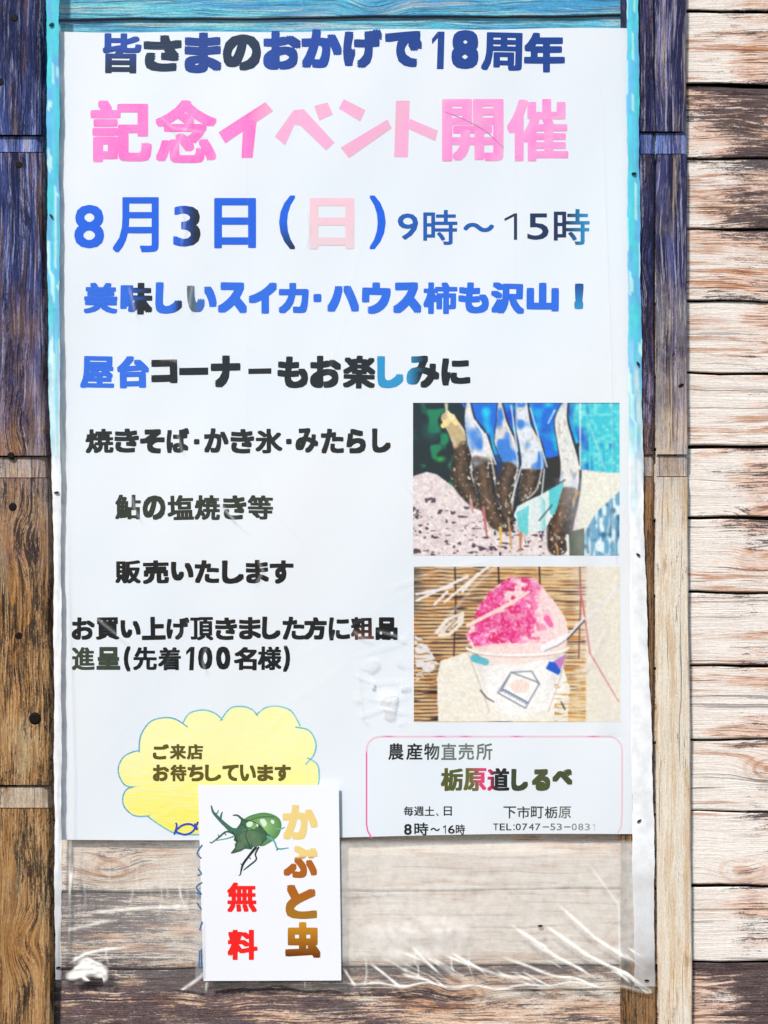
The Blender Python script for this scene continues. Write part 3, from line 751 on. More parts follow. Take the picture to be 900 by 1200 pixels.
sp = (p.n(9, 4, 11) > 0.76) * (p.n(3, 3, 12) > 0.35) * (Y > z(0, 400)[1]) * (X < z(560, 0)[0])
p.put(gr * sp, (84, 66, 84)); p.put(gr * .8 * (p.n(5, 3, 14) > 0.84) * (Y > z(0, 470)[1]) * (X < z(560, 0)[0]), (40, 30, 44))
# right lower bright sweep and blue water
p.put(p.poly([z(690, 310), z(860, 315), z(860, 395), z(740, 520), z(690, 560)]), (238, 236, 220))
wt = p.poly([z(712, 560), z(760, 470), z(860, 380), z(860, 640), z(712, 640)]); p.put(wt, (110, 170, 200)); p.put(wt * (p.n(3, 16, 21) - .45) * 4, (225, 240, 245)); p.put(wt * (p.n(5, 8, 22) - .6) * 3, (50, 110, 150))
p.put(p.poly([z(655, 545), z(715, 530), z(715, 640), z(655, 640)]), (60, 74, 50))
bk = p.poly([z(560, 262), z(640, 240), z(700, 190), z(690, 250), z(640, 340), z(560, 380)]); p.put(bk, (44, 40, 44))
bk = p.poly([z(200, 190), z(300, 240), z(560, 250), z(560, 330), z(330, 330), z(220, 300)]); p.put(bk * .8, (26, 60, 120))
CR_, WH, DK = (232, 220, 200), (236, 236, 240), (40, 34, 34)
def fish(pts, rad, top, split, seed, blue_f=0.0):
    xs_ = smooth_pts(list(zip(pts, [0] * 9)) and [tuple(q) for q in pts], 4); rad = list(np.interp(np.linspace(0, len(pts) - 1, len(xs_)), range(len(pts)), rad)); pts = xs_; rad = [q * 0.86 for q in rad]
    m0 = p.limb([z(*q) for q in pts], [r * 0.3 + 1.3 for r in rad], None, 1.5); p.put(m0 * .75, (34, 30, 40))
    m = p.limb([z(*q) for q in pts], [r * 0.3 for r in rad], None)
    p.put(m, top)
    lo = m * np.clip((Y - z(0, split)[1] + (n1 - .5) * 16) / 5, 0, 1); p.put(lo, DK)
    a = p.n(4, 5, seed); b_ = p.n(2.4, 3, seed + 1)
    p.put(lo * np.clip((a - .5) * 3, 0, 1) * .7, (104, 80, 62)); p.put(lo * np.clip((b_ - .78) * 9, 0, 1), (240, 232, 220)); p.put(m * (1 - lo) * (a - .62) * 3, (205, 190, 176))
    m2 = p.limb([z(q[0] + 9, q[1]) for q in pts], [r * 0.3 for r in rad], None); p.put(np.clip(m2 - m, 0, 1) * .75, (30, 34, 50))
    if blue_f: p.put(m * (1 - lo) * (p.n(9, 14, seed + 2) - 0.45) * 4 * blue_f, (60, 130, 220))
    c1 = p.limb([z(q[0] - 8, q[1]) for q in pts], [r * 0.11 for r in rad], None, 9.0); p.put(c1 * lo * .6, (150, 112, 84))
    hx, hy = pts[-3]; ey = (np.hypot(X - z(hx, 0)[0], Y - z(0, hy)[1]) < 1.9); p.put(ey * 1.0, (250, 246, 236)); p.put(np.hypot(X - z(hx, 0)[0], Y - z(0, hy)[1]) < 1.0, (16, 14, 16))
    tx_, ty_ = pts[0]; p.put(p.poly([z(tx_ - 22, ty_ + 4), z(tx_, ty_ + 34), z(tx_ + 24, ty_ - 2), z(tx_ + 6, ty_ + 12)]) * (ty_ > 60), (240, 224, 170))
    p.limb([z(pts[0][0], 42), z(*pts[0])], [.9, .9], (226, 206, 160)); p.limb([z(*pts[-1]), z(pts[-1][0] + 6, pts[-1][1] + 80)], [1.1, .9], (204, 150, 96))
    e1 = p.limb([z(q[0] + r * .82, q[1] - 4) for q, r in zip(pts, rad)], [.9] * len(pts), None); p.put(e1 * .8 * np.clip((z(0, 470)[1] - Y) / 10, 0, 1), (238, 232, 224))
    return m
fish([(180, 100), (215, 150), (245, 230), (240, 330), (290, 410), (340, 450)], [28, 36, 44, 52, 40, 12], (200, 176, 130), 190, 31)
fish([(262, 42), (268, 110), (300, 190), (325, 290), (340, 400), (380, 500), (425, 530)], [6, 22, 48, 46, 52, 40, 10], (234, 232, 236), 262, 35, 0.6)
fish([(385, 42), (392, 110), (405, 190), (430, 280), (410, 380), (420, 490)], [6, 20, 46, 36, 48, 14], (226, 220, 220), 262, 39, 1.0)
fish([(470, 42), (478, 130), (505, 210), (515, 290), (500, 380), (480, 420)], [26, 34, 48, 52, 44, 16], (226, 232, 240), 276, 43, 0.9)
fish([(640, 42), (625, 110), (640, 190), (660, 290), (650, 400), (620, 520), (610, 600)], [10, 28, 34, 42, 46, 52, 40], (234, 232, 226), 352, 47, 0.2)
# bright cyan reflection wedge and white streaks
wd = p.poly([z(455, 445), z(640, 345), z(610, 450), z(560, 540), z(480, 550), z(440, 480)]); p.put(wd, (226, 236, 234)); p.put(wd * np.clip((X - z(540, 0)[0]) / 10, 0, 1) * (p.n(6, 20, 51) > .35), (90, 205, 212)); p.put(p.poly([z(450, 470), z(500, 440), z(495, 560), z(460, 540)]), (110, 210, 215))
p.limb([z(445, 440), z(540, 400), z(640, 342)], [.8, .8, .8], (36, 40, 46)); p.limb([z(590, 440), z(540, 500)], [.7, .7], (50, 60, 60))
p.limb([z(165, 130), z(200, 95), z(215, 120)], [3, 3.5, 3], (246, 220, 150)); p.limb([z(180, 75), z(200, 100)], [2, 3], (250, 236, 190)); p.limb([z(172, 42), z(180, 80)], [.8, .9], (220, 210, 190))
for a, b in (((430, 50), (455, 230)), ((640, 200), (700, 300)), ((505, 60), (570, 290)), ((575, 120), (600, 70)), ((330, 160), (370, 280)), ((700, 42), (700, 300)), ((470, 290), (430, 430)), ((560, 300), (550, 400)), ((290, 110), (320, 160))):
    p.limb([z(*a), z(*b)], [.7, .8], (240, 240, 236))
for a, b, c in (((272, 420), (282, 470), (206, 150, 140)), ((322, 450), (335, 560), (190, 110, 110)), ((388, 530), (390, 600), (230, 190, 90)), ((468, 550), (466, 620), (200, 130, 90)), ((650, 560), (655, 640), (240, 236, 225)), ((690, 390), (670, 430), (190, 130, 60))):
    p.limb([z(*a), z(*b)], [2.0, 1.0], c)
p.A = p.A * (0.94 + 0.12 * n3[..., None])
p.build('fish_photograph', 'printed photograph of salted river fish grilling on skewers')

# shaved ice
z = lambda x, y: (485 + (x - 50) * 0.3, 664 + (y - 32) * 0.3)
p = Pic(485, 727, 664, 846)
X, Y = p.X, p.Y
n1, n2, n3 = p.n(18, 14, 61), p.n(26, 1.5, 62), p.n(2, 2, 63)
base = np.zeros(p.A.shape) + (228, 192, 140)
p.A = base
p.put(np.clip((X - 640) / 60, 0, 1) * .7, (238, 228, 205))
row = 0.5 + 0.5 * np.sin((Y + (n1 - .5) * 2) * 2 * math.pi / 4.3)
dark = np.clip((row - .45) * 2.2, 0, 1) * np.clip(1.35 - (X - 485) / 150 + (n2 - .5) * 1.6, 0, 1)
p.put(dark * .95, (70, 46, 46)); p.put((n2 - .62) * 4 * (X < 690), (196, 128, 66)); p.put((p.n(30, 1.6, 66) - .7) * 5 * (X < 700), (54, 36, 40))
p.put(np.clip((500 - X) / 20, 0, 1) * .5 * (Y < 720), (40, 70, 90))
fade_r = np.clip((X - z(715, 0)[0]) / 4, 0, 1); p.put(fade_r * .93, (236, 228, 212))
for xx in (210, 380, 540, 698):
    p.limb([z(xx, 30), z(xx + 4, 150), z(xx - 4, 390)], [.9, .8, .7], (52, 34, 36) if xx < 600 else (120, 56, 60))
p.limb([z(698, 110), z(715, 210), z(738, 370), z(850, 560)], [.9, .9, .9, .5], (214, 70, 90)); p.put(fade_r * .25, (236, 228, 212))
# pale patch lower left, cup whitened by painted-in film glare, mound
p.put(p.poly([z(50, 300), z(90, 320), z(150, 420), z(60, 480)]) * (p.n(8, 1.5, 70) > .4), (228, 222, 220))
cup_glare = p.poly([z(155, 400), z(260, 365), z(300, 380), z(330, 420), z(620, 440), z(660, 500), z(650, 636), z(145, 636), z(140, 470)]); p.put(cup_glare, (243, 236, 222)); p.put(cup_glare * (p.n(14, 5, 71) - .5) * .9, (232, 218, 196))
p.put(p.poly([z(330, 420), z(625, 390), z(650, 480), z(600, 580), z(430, 630), z(340, 560), z(300, 470)]), (246, 242, 236))
cupm = p.poly([z(285, 380), z(640, 370), z(610, 470), z(560, 590), z(480, 620), z(380, 600), z(320, 500)]); p.put(cupm * .8, (248, 244, 240)); p.put(cupm * np.clip((X - z(560, 0)[0]) / 14, 0, 1) * .35, (206, 196, 196)); p.put(cupm * np.clip((z(345, 0)[0] - X) / 10, 0, 1) * .4, (214, 202, 192))
p.put((p.n(30, 1.5, 74) > .72) * (X > z(600, 0)[0]) * (X < z(720, 0)[0]) * (Y > z(0, 480)[1]), (206, 150, 70))
md = p.poly([z(*q) for q in ((262, 330), (255, 300), (285, 240), (300, 190), (345, 130), (400, 88), (430, 72), (520, 78), (560, 120), (600, 170), (640, 230), (655, 290), (640, 345), (560, 375), (400, 370), (290, 350))])
p.put(md, (246, 214, 212))
pk = (p.n(16, 12, 80) * .6 + p.n(5, 4, 81) * .4)
lft = np.clip((z(600, 0)[0] - X) / 40, 0, 1)
p.put(md * np.clip((pk - .36) * 5, 0, 1) * lft, (244, 110, 182)); p.put(md * np.clip((p.n(7, 6, 84) - .52) * 6, 0, 1) * lft, (226, 40, 110)); p.put(md * (n3 - .5) * 1.6, (252, 226, 236)); p.put(md * np.clip((X - z(520, 0)[0]) / 30, 0, 1) * .55, (249, 226, 218))
core = p.poly([z(*q) for q in ((285, 240), (345, 130), (420, 90), (430, 100), (380, 180), (330, 230), (420, 200), (520, 190), (520, 290), (430, 320), (380, 270), (290, 300))])
p.put(core * .75 * (p.n(3, 3, 85) * .8 + .4), (230, 52, 130)); p.put(core * (p.n(2.5, 2.5, 86) - .55) * 2, (250, 180, 216))
p.limb([z(260, 262), z(420, 180), z(500, 130)], [2.2, 2.2, 1.4], (248, 220, 206))
p.limb([z(570, 235), z(585, 260)], [4, 3], (240, 110, 170)); p.limb([z(510, 140), z(525, 190)], [2, 3], (242, 130, 180))
p.put(p.poly([z(262, 300), z(290, 345), z(400, 330), z(600, 330), z(655, 290), z(640, 365), z(560, 395), z(440, 420), z(330, 400), z(280, 360)]) * .9, (247, 226, 216))
p.limb([z(285, 390), z(330, 405)], [4.5, 4], (96, 186, 200)); p.put(p.poly([z(598, 400), z(642, 375), z(620, 450), z(590, 440)]), (196, 130, 200)); p.put(p.poly([z(565, 430), z(580, 402), z(600, 405), z(625, 440), z(615, 455)]), (40, 92, 200))
rim_ = [z(455 + 198 * math.cos(t), 348 + 30 * math.sin(t)) for t in np.linspace(0.05, math.pi - 0.05, 18)]
p.limb(rim_, [1.3] * 18, (252, 246, 242)); p.limb([(x, y + 2.2) for x, y in rim_], [.5] * 18, (206, 176, 170))
p.limb([z(262, 372), z(300, 470), z(345, 600)], [.6, .6, .6], (206, 190, 178)); p.limb([z(648, 372), z(620, 470), z(575, 600)], [.6, .6, .6], (206, 190, 178))
p.limb([z(560, 350), z(600, 330), z(655, 300)], [5, 4, 2.2], (246, 244, 246)); p.limb([z(560, 362), z(612, 340), z(655, 312)], [.6, .6, .6], (150, 140, 150))
# plain box-shaped emblem on the cup
for seg in (((430, 445), (510, 440), (540, 490), (485, 585), (378, 525), (430, 445)), ((430, 445), (525, 480), (540, 490)), ((395, 510), (490, 560)), ((425, 455), (390, 520))):
    p.limb([z(*q) for q in seg], [.7] * len(seg), (120, 128, 144))
for k in range(9):
    x = 395 + k * 11; p.limb([z(x, 518 + k * 6), z(x + 14, 520 + k * 6 - 6)], [.6, .6], (90, 110, 150))
p.put((np.hypot((X - z(465, 0)[0]) / 11, (Y - z(0, 500)[1]) / 8) < 1) * .6, (244, 206, 190))
p.limb([z(310, 515), z(335, 545), z(362, 560)], [.7, .8, .6], (90, 84, 80)); p.limb([z(625, 560), z(640, 590)], [.8, .8], (70, 54, 50))
p.limb([z(650, 315), z(720, 240)], [.9, .9], (60, 60, 74)); p.limb([z(655, 300), z(715, 232)], [1.2, 1.2], (240, 240, 244)); p.limb([z(720, 240), z(850, 110)], [.8, 1.4], (232, 236, 236))
p.limb([z(138, 290), z(180, 240), z(242, 212), z(238, 250), z(190, 296), z(150, 300)], [2, 2, 1.5, 2, 2, 2], (240, 228, 214)); p.limb([z(160, 285), z(230, 235)], [3, 3], (236, 222, 206)); p.limb([z(175, 285), z(220, 235)], [.5, .5], (120, 90, 80))
for a, b in (((60, 165), (260, 70)), ((170, 170), (340, 32)), ((130, 180), (180, 130)), ((240, 130), (300, 60)), ((60, 140), (200, 110))):
    p.limb([z(*a), z(*b)], [1.4, 1.6], (240, 234, 232))
p.A = p.A * (0.95 + 0.1 * n3[..., None])
p.build('ice_photograph', 'printed photograph of pink shaved ice in a white cup')

# ------------------------------------------------------------------ vinyl cover
VX0, VX1, VZ0, VZ1 = 56, 767, -60, 1161
VR = interp([(-60, 747.5), (0, 748), (210, 749), (450, 752), (600, 754), (700, 757), (850, 763), (960, 766), (1161, 767)])
VL = interp([(-60, 54), (0, 55), (300, 56), (480, 58), (600, 63), (1161, 65)])
ridges = [  # polyline in photo px, height (mm), width (px)
    ([(92, 1164), (110, 1167), (200, 1166), (222, 1148), (236, 1134)], 1.0, 2.6), ([(85, 1155), (92, 1164)], 1.2, 3.5),
    ([(95, 1070), (125, 1067), (160, 1064), (235, 1062)], 0.8, 3.0), ([(70, 1130), (88, 1118), (110, 1113), (142, 1110)], 1.1, 2.8),
    ([(66, 1090), (90, 1085), (120, 1078)], .6, 3), ([(236, 1134), (232, 1162)], .7, 2.2),
    ([(640, 1085), (690, 1120), (765, 1158)], 1.2, 3.2), ([(600, 1085), (650, 1120), (700, 1150)], 1.0, 3.5), ([(585, 1120), (660, 1150), (700, 1158)], .9, 3),
    ([(520, 1120), (560, 1136), (640, 1154)], .7, 3), ([(655, 1060), (700, 1100), (740, 1125)], .9, 3.0), ([(480, 1110), (510, 1142)], .6, 2.2), ([(430, 1130), (465, 1160)], .8, 2.6),
    ([(395, 1150), (470, 1160), (600, 1157), (766, 1160)], .8, 2.4), ([(398, 1135), (412, 1155)], .8, 2.4),
    ([(480, 565), (500, 592), (525, 626)], .35, 2.5), ([(490, 600), (515, 585)], .3, 2), ([(510, 745), (560, 690), (600, 655)], .5, 2.6), ([(455, 690), (520, 668), (590, 655)], .4, 2.5),
    ([(700, 480), (728, 560), (735, 650)], .4, 2.2), ([(725, 100), (733, 400), (736, 800)], .3, 2.0), ([(640, 850), (690, 790), (730, 720)], .4, 2.6),
    ([(412, 790), (440, 800), (480, 796)], .4, 2.4), ([(415, 840), (445, 830), (482, 836)], .5, 2.6), ([(410, 770), (470, 752), (484, 740)], .35, 2.4), ([(420, 815), (455, 822), (484, 812)], .4, 2.0),
    ([(418, 780), (424, 850)], .3, 2.2), ([(440, 240), (420, 330), (380, 480)], .12, 4.0), ([(292, 60), (296, 300), (290, 560)], .08, 2.5), ([(620, 60), (618, 420)], .08, 2.5),
    ([(270, 890), (340, 820), (420, 770)], .14, 3.0), ([(228, 700), (160, 830), (100, 900)], .10, 3.5), ([(560, 640), (470, 700), (330, 780)], .12, 3.0),
    ([(250, 590), (290, 625)], .25, 2.4), ([(300, 560), (320, 600), (360, 640)], .12, 3),
    ([(58, 60), (64, 200), (60, 420), (68, 560)], .5, 2.6), ([(66, 600), (72, 900), (68, 1130)], .4, 2.5), ([(690, 1010), (728, 1060), (730, 1155)], .4, 2.2),
]
GX = np.arange(VX0 - 4, VX1 + 4, 1.6); GZ = np.arange(VZ0, VZ1 + 1.6, 1.6)
XX, ZZ = np.meshgrid(GX, GZ)
H = np.zeros(XX.shape)
rr_ = random.Random(11)
for k in range(26):
    x = rr_.uniform(440, 745); y = rr_.uniform(1085, 1150) if x > 600 else rr_.uniform(1115, 1150); l = rr_.uniform(15, 50)
    ridges.append(([(x, y), (x + l * .5, y + l * rr_.uniform(.2, .4)), (min(765, x + l), min(1159, y + l * .62))], rr_.uniform(.25, .8), rr_.uniform(1.6, 3.0)))
for k in range(16):
    x = rr_.uniform(72, 235); y = rr_.uniform(1000, 1040); l = rr_.uniform(15, 45)
    ridges.append(([(x, y), (x + rr_.uniform(-4, 4), y + l * .5), (x + rr_.uniform(-7, 7), y + l)], rr_.uniform(.2, .5), rr_.uniform(1.5, 2.4)))
for k in range(14):
    x = rr_.uniform(72, 560); y = rr_.uniform(1100, 1130); l = rr_.uniform(15, 40)
    ridges.append(([(x, y), (x + rr_.uniform(-3, 3), y + l * .5), (x + rr_.uniform(-3, 6), y + l)], rr_.uniform(.2, .45), rr_.uniform(1.4, 2.2)))
for k in range(12):
    x = rr_.uniform(470, 600); y = rr_.uniform(560, 840); l = rr_.uniform(20, 70)
    ridges.append(([(x, y), (x + l * .5, y - l * .3), (x + l, y - l * .75)], rr_.uniform(.1, .3), rr_.uniform(1.5, 2.6)))
for q in ([(228, 330), (224, 350), (222, 368)], [(150, 335), (154, 352), (158, 372)], [(204, 498), (208, 516), (212, 533)], [(250, 583), (262, 598), (275, 614)], [(98, 720), (120, 738), (142, 754)],
          [(412, 738), (425, 748), (440, 752)], [(443, 740), (462, 744), (482, 752)], [(236, 756), (232, 775), (234, 790)], [(185, 421), (197, 421), (210, 424)], [(300, 655), (306, 670), (296, 688)],
          [(148, 580), (150, 595), (158, 611)], [(182, 130), (205, 150), (250, 156)], [(200, 190), (215, 160), (232, 128)], [(365, 240), (368, 265), (364, 290)], [(212, 238), (218, 262), (214, 288)]):
    ridges.append((q, 0.40, 3.0))  # short streaks across the letters: film glare painted as whitened creases
for pl, amp, wd in ridges:
    d = np.full(XX.shape, 1e9); tt = np.zeros(XX.shape)
    for i in range(len(pl) - 1):
        q, t = seg_d(XX, ZZ, pl[i], pl[i + 1], 0, 0); nt = (i + t) / (len(pl) - 1)
        tt = np.where(q < d, nt, tt); d = np.minimum(d, q)
    wd = wd * 0.62; H += amp * 0.75 * np.exp(-(d / wd) ** 2) * np.clip(np.sin(np.pi * np.clip(tt * 0.9 + 0.05, 0, 1)) * 1.6, 0, 1)
HR = H.copy(); hh, ww_ = XX.shape
lowmask = np.clip((ZZ - 985) / 40, 0, 1)
nzA = noise2(ww_, hh, 12, 9, 90); nzB = noise2(ww_, hh, 4, 3, 91); nzC = noise2(ww_, hh, 2, 5, 92); nzD = noise2(ww_, hh, 50, 60, 93)
H += lowmask * ((nzA - .5) * 0.6 + (nzB - .5) * 0.22) + 1.6 * (nzD - .5) + 0.16 * (nzA - .5)
# vertical crinkles hanging in the lower left corner
ll = np.clip((ZZ - 1000) / 25, 0, 1) * np.clip((1060 - ZZ) / 20, 0, 1) * np.clip((235 - XX) / 30, 0, 1)
H += ll * (nzC - .5) * 0.9
# torn bright crumple, lower left
cr = np.clip(1.25 - np.hypot((XX - 88) / 22, (ZZ - 1144) / 17) - 0.9 * (nzA - .3), 0, 1); H += np.clip(cr * 3, 0, 1) * (0.7 + 1.6 * (nzB - .5) + 0.8 * (noise2(ww_, hh, 3, 2.4, 97) - .5))
crz = np.clip(1 - np.hypot((XX - 450) / 42, (ZZ - 810) / 50), 0, 1); H += crz * (nzB - .5) * 1.0
vinyl_o = None
def vy(i, j): return -0.0045 - max(-1.5, H[j, i]) * 0.001
vs_, cols = [], []
for j, zz in enumerate(GZ):
    l, r = VL(zz), VR(zz)
    for i, xx in enumerate(GX):
        u = i / (len(GX) - 1)
        x = l + (r - l) * u; zb = zz
        if zz > 1120: zb = zz + (zz - 1120) / 41 * (3 * math.sin(x * 0.035) + 2 * math.sin(x * 0.11) - (6 if x < 120 else 0) * 1.0 - 3)
        vs_.append(P(x, zb, vy(i, j)))
        # cloudiness
        low = min(1, max(0, (zz - 984) / 6)); rightness = min(1, max(0, (x - 120) / 420))
        hz = 0.004 + low * (0.12 + 0.42 * min(1, rightness * 1.25) * (0.72 + 0.30 * nzD[j, i])) 
        if zz > 1118: hz *= max(0.22, 1 - (zz - 1118) / 14 * 0.78)
        hz += 0.9 * min(1, cr[j, i] * 3) + 0.75 * min(1, crz[j, i] * 1.3) * (nzA[j, i] > 0.55) + low * 0.5 * max(0, H[j, i] - 0.55)
        hz += 0.8 * max(0, min(1, (975 - abs(zz - 1005)) / 975)) * 0
        # tape-like milky streaks over the printed photographs
        hz += 0.30 * max(0, 1 - abs((x - 690) - (700 - zz) * -0.15) / 22) * (560 < zz < 860) * 0.6
        hz += (0.75 if zz > 985 else 0.55) * min(1, HR[j, i] * 1.6) ** 1.4  # crease highlights painted in as white along the ridges
        cols.append((*((0.92, 0.89, 0.84) if zz > 985 else (0.86, 0.86, 0.87)), min(0.96, hz)))
W = len(GX); fs = []
for j in range(len(GZ) - 1):
    for i in range(W - 1):
        a = j * W + i; fs.append((a, a + W, a + W + 1, a + 1))
cover = empty('vinyl_cover', P(410, 1161, -0.004), 'clear wrinkled plastic sheet tacked between the battens over the event poster', 'plastic sheet')
o = mesh_obj('clear_sheet', vs_, fs, M['vinyl'], cover, P(410, 600, -0.004), smooth=True); set_colors(o, cols)

# folded milky hems down both sides, sky reflection painted turquoise towards the top
def hem(lf, rf, za, zb, seed, label):
    zs = np.arange(za, zb + 1, 4.0); n = 6; vs_, cols, fs = [], [], []
    nn = noise2(n + 1, len(zs), 2, 5, seed); n3_ = noise2(n + 1, len(zs), 1.5, 9, seed + 1)
    for j, zz in enumerate(zs):
        l, r = lf(zz) + wav(zz * 2, seed, 1.0), rf(zz) + wav(zz * 2, seed + 4, 1.0)
        for i in range(n + 1):
            u = i / n
            vs_.append(P(l + (r - l) * u, zz, -0.0062 - 0.0008 * math.sin(math.pi * u) - 0.0010 * (nn[j, i] - .5)))
            t = min(1, max(0, (600 - zz) / 180 + (n3_[j, i] - .5) * 0.9 - (0.25 if u < .5 and seed == 5 and zz > 300 else 0)))
            a = (0.84, 0.85, 0.87); q_ = n3_[j, (i + 3) % (n + 1)]; b = (0.09, 0.60, 0.70) if q_ > .55 else ((0.13, 0.48, 0.76) if q_ > .3 else (0.45, 0.80, 0.82))
            cols.append(tuple(a[k] * (1 - t) + b[k] * t for k in range(3)) + (0.82 + 0.16 * nn[j, i] - 0.25 * min(1, max(0, (zz - 985) / 60)) - 0.3 * min(1, max(0, (zz - 1080) / 50)),))
    W = n + 1
    for j in range(len(zs) - 1):
        for i in range(n):
            a = j * W + i; fs.append((a, a + W, a + W + 1, a + 1))
    o = mesh_obj('hem', vs_, fs, M['hem'], cover, P((lf(600) + rf(600)) / 2, 600, -0.006), smooth=True); set_colors(o, cols); o['label'] = label
hem(lambda q: VL(q) - 0.5, interp([(-60, 69), (450, 70), (600, 71.5), (985, 72), (1160, 72)]), -60, 1150, 5, 'left folded hem, sky-reflection turquoise painted at the top and milky white below')
hem(interp([(-60, 734), (300, 735.5), (600, 737.5), (800, 739.5), (990, 741), (1161, 744)]), lambda q: VR(q) + 0.3, -60, 1158, 6, 'right folded hem, sky-reflection turquoise painted at the top and milky white below')
for (x, q) in ((60, 28), (60, 253), (66, 577), (743, 203), (748, 426), (748, 650), (749, 962), (633, 1085), (758, 1149), (68, 1134)):
    a = rnd.uniform(-.9, .9)
    disc('tack', x, q, -0.0095, 3.0, 1.3, 0.0035, M['tack'], cover, n=8, ang=a)

# ------------------------------------------------------------------ small flyer
FQ = [(232, 920), (397, 920), (400, 1149), (238.5, 1149.5)]
def fsurf(x, y): return -0.0080 + 0.0009 * math.sin((x - 232) * 0.019) - 0.0004 * math.sin(y * 0.02)
def fq(u, v):
    x = (1 - v) * ((1 - u) * FQ[0][0] + u * FQ[1][0]) + v * ((1 - u) * FQ[3][0] + u * FQ[2][0])
    y = (1 - v) * ((1 - u) * FQ[0][1] + u * FQ[1][1]) + v * ((1 - u) * FQ[3][1] + u * FQ[2][1])
    return x, y
flyer = empty('small_flyer', P(318, 1149, -0.0095), 'small white upright flyer with a green beetle picture over the poster\'s lower edge', 'flyer')
sheet('paper_sheet', 12, 16, lambda u, v: (lambda q: P(q[0], q[1], fsurf(*q)))(fq(u, v)), M['flyer'], flyer, P(318, 1035, -0.0095))
L = Lettering()
OR1, OR2, OR3 = alb((232, 205, 130)), alb((176, 100, 36)), alb((150, 90, 38))  # palest tan: sheet glare painted into the brown characters
L.glyph('か', 331, 372.5, 943, 984, 2.4, OR1, fsurf)
L.glyph('ぶ', 332, 372.5, 991, 1029, 2.1, fade(OR1, OR2, 1003, 1007, 1), fsurf)
L.glyph('と', 334.5, 371.5, 1036.5, 1077, 2.7, fade(OR2, alb((170, 118, 40)), 1045, 1070, 1), fsurf)
L.glyph('虫', 334, 376, 1080.5, 1123, 2.7, fade(alb((205, 140, 40)), alb((120, 62, 24)), 1084, 1120, 1), fsurf)
L.build('beetle_lettering', M['ink'], flyer, 'upright column of tan and brown characters')
L = Lettering(); RD = alb((238, 40, 38))
L.glyph('無', 266, 301, 1034, 1069, 1.6, RD, fsurf); L.glyph('料', 266.5, 302, 1089.5, 1125, 2.0, RD, fsurf)
L.build('free_lettering', M['ink'], flyer, 'two bold red characters')
# beetle: flat print in a few tones
L = Lettering()
f = lambda x, y: (220 + x / 4.737, 910 + y / 4.737)
def bc(x, y):
    t = 0.5 + 0.5 * math.sin(x * 0.23 + 1) * math.sin(y * 0.31)
    a, b = alb((120, 168, 110)), alb((86, 124, 84)); return tuple(a[i] * (1 - t) + b[i] * t for i in range(3))
LG, DG, BKG = alb((150, 196, 120)), alb((72, 110, 80)), alb((40, 62, 58))
def fan(pts, ctr, cr_, cc, lift):
    n = len(pts); P_ = pts + [ctr]; L.add_layer(P_, [(i, n, (i + 1) % n) for i in range(n)], [cr_(x, y) if callable(cr_) else cr_ for x, y in pts] + [cc], fsurf, lift)
fan([f(*q) for q in smooth_pts([(300, 250), (350, 215), (430, 200), (500, 225), (520, 270), (500, 330), (440, 375), (400, 385), (340, 350), (300, 300)], 5, True)], f(420, 280), alb((92, 140, 86)), alb((150, 196, 120)), .0003)
fan([f(*q) for q in [(246, 305), (268, 290), (290, 262), (296, 240), (318, 250), (345, 246), (372, 262), (398, 268), (420, 296), (452, 332), (436, 352), (404, 384), (372, 380), (352, 404), (318, 400), (290, 416), (240, 426), (262, 396), (275, 370), (254, 352), (262, 332)]], f(340, 330), lambda x, y: alb((66, 98, 74)), alb((112, 148, 110)), .00032)
for q, wdt, c in (([(300, 300), (250, 300), (205, 265), (165, 225), (140, 195), (130, 160)], [40, 30, 22, 18, 13, 6], alb((74, 118, 98))), ([(180, 245), (185, 215), (192, 195)], [12, 10, 4], alb((60, 130, 118))), ([(150, 210), (165, 200), (170, 185)], [8, 6, 3], alb((70, 150, 140))),
        ([(330, 260), (300, 235), (275, 215), (250, 215)], [20, 14, 10, 5], DG), ([(260, 320), (215, 305), (175, 335), (130, 370)], [12, 9, 9, 4], DG), ([(260, 330), (210, 345), (150, 355)], [8, 5, 4], alb((90, 170, 150))),
        ([(380, 390), (340, 440), (305, 490), (292, 545)], [16, 12, 12, 5], BKG), ([(395, 390), (375, 430), (380, 460), (340, 495), (308, 520)], [9, 9, 8, 8, 4], alb((56, 84, 70))), ([(440, 330), (480, 360), (500, 400), (560, 395)], [13, 10, 9, 4], alb((92, 176, 176))),
        ([(490, 290), (515, 290), (540, 280)], [8, 7, 3], alb((110, 180, 150))), ([(300, 400), (270, 415), (245, 425)], [16, 12, 5], DG)):
    L.stroke(smooth_pts([f(*k) for k in q], 4), list(np.interp(np.linspace(0, len(q) - 1, (len(q) - 1) * 4 + 1), range(len(q)), [k / 4.737 for k in wdt])), c, fsurf, .00038)
for q in ([(325, 262), (345, 248), (362, 255), (355, 275), (335, 280)], [(400, 240), (425, 236), (440, 262), (425, 280), (408, 262)], [(462, 240), (480, 246), (478, 262), (464, 258)], [(380, 262), (392, 268), (386, 282)]):
    L.poly([f(*k) for k in smooth_pts(q, 3, True)], alb((214, 232, 212)), fsurf, .0004)
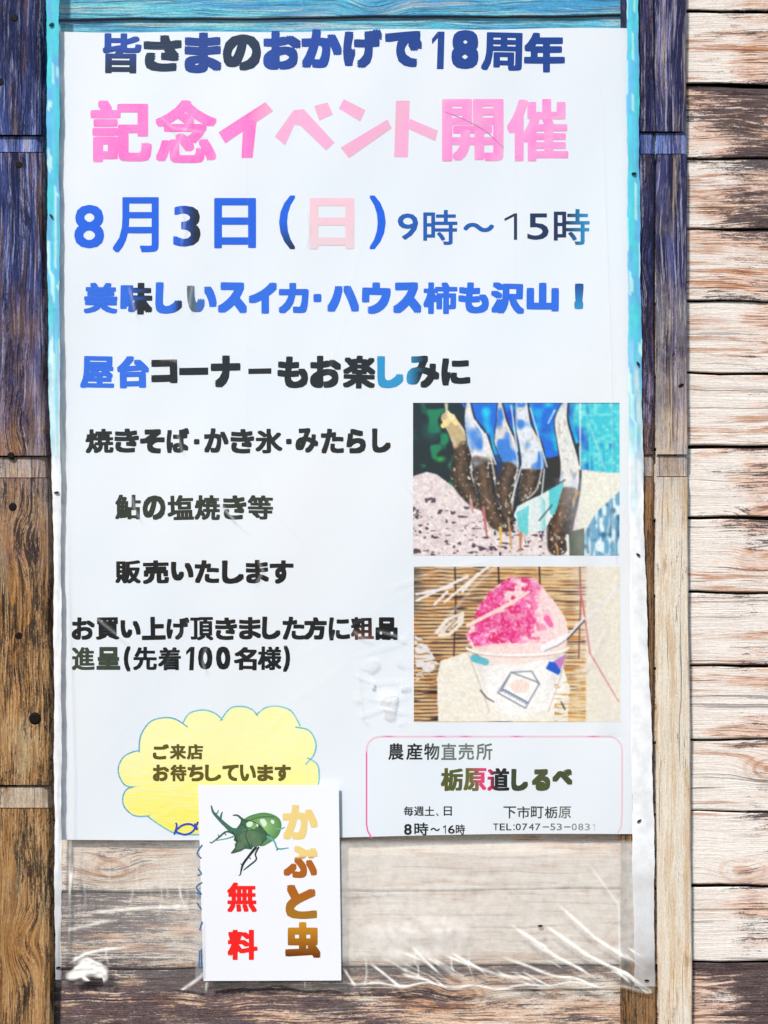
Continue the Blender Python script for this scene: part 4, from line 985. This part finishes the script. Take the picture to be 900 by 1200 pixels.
for q in ([(290, 320), (330, 300), (360, 322), (340, 350), (300, 352)], [(352, 350), (400, 345), (410, 370), (370, 392)], [(262, 370), (300, 365), (310, 395), (270, 405)]):
    L.poly([f(*k) for k in smooth_pts(q, 3, True)], alb((100, 128, 98)), fsurf, .00042)
for q in ([(330, 250), (400, 225), (480, 225)], [(310, 280), (380, 300), (460, 330)], [(270, 330), (330, 300), (380, 300)]):
    L.stroke(smooth_pts([f(*k) for k in q], 4), 1.0, DG, fsurf, .00044)
for q in ([(175, 335), (168, 322)], [(130, 370), (122, 362)], [(205, 312), (212, 326)], [(500, 400), (492, 410)], [(305, 490), (292, 484)], [(338, 448), (350, 456)], [(292, 545), (282, 548)]):
    L.stroke([f(*k) for k in q], 1.0, BKG, fsurf, .00046)
for q in ([(296, 240), (345, 246), (398, 268), (452, 332)], [(246, 305), (275, 370), (240, 426)], [(300, 262), (330, 290), (322, 330), (352, 404)]):
    L.stroke(smooth_pts([f(*k) for k in q], 4), 0.8, BKG, fsurf, .00047)
L.build('beetle_picture', M['ink'], flyer, 'green watercolour rhinoceros beetle with forked horn')

# edge of a blue handwritten note showing behind the flyer
nt = empty('blue_note', P(234, 1146, -0.0078), 'narrow strip of blue handwriting peeping out left of the small flyer', 'note')
L = Lettering(); ns = lambda x, y: -0.0084
for q in ([(237, 990), (231, 1000), (236, 1006)], [(232, 1018), (236, 1024), (231, 1026)], [(237, 1034), (230, 1040), (236, 1048), (230, 1046)], [(231, 1058), (236, 1066)], [(237, 1080), (234, 1090)], [(234, 1114), (233, 1134)], [(236, 1112), (236, 1134)]):
    L.stroke(smooth_pts(q, 4), 1.7, alb((44, 104, 150)), ns)
L.build('handwriting', M['marker'], nt)
cs = sheet('clear_strip', 2, 10, lambda u, v: P(229 + 12 * u, 985 + 162 * v, -0.0080), M['hem'], nt, P(235, 1066, -0.008), 0.0002)
set_colors(cs, np.tile([0.75, 0.76, 0.8, 0.10], (len(cs.data.vertices), 1)))

for o in bpy.data.objects:
    if '_w' in o: del o['_w']
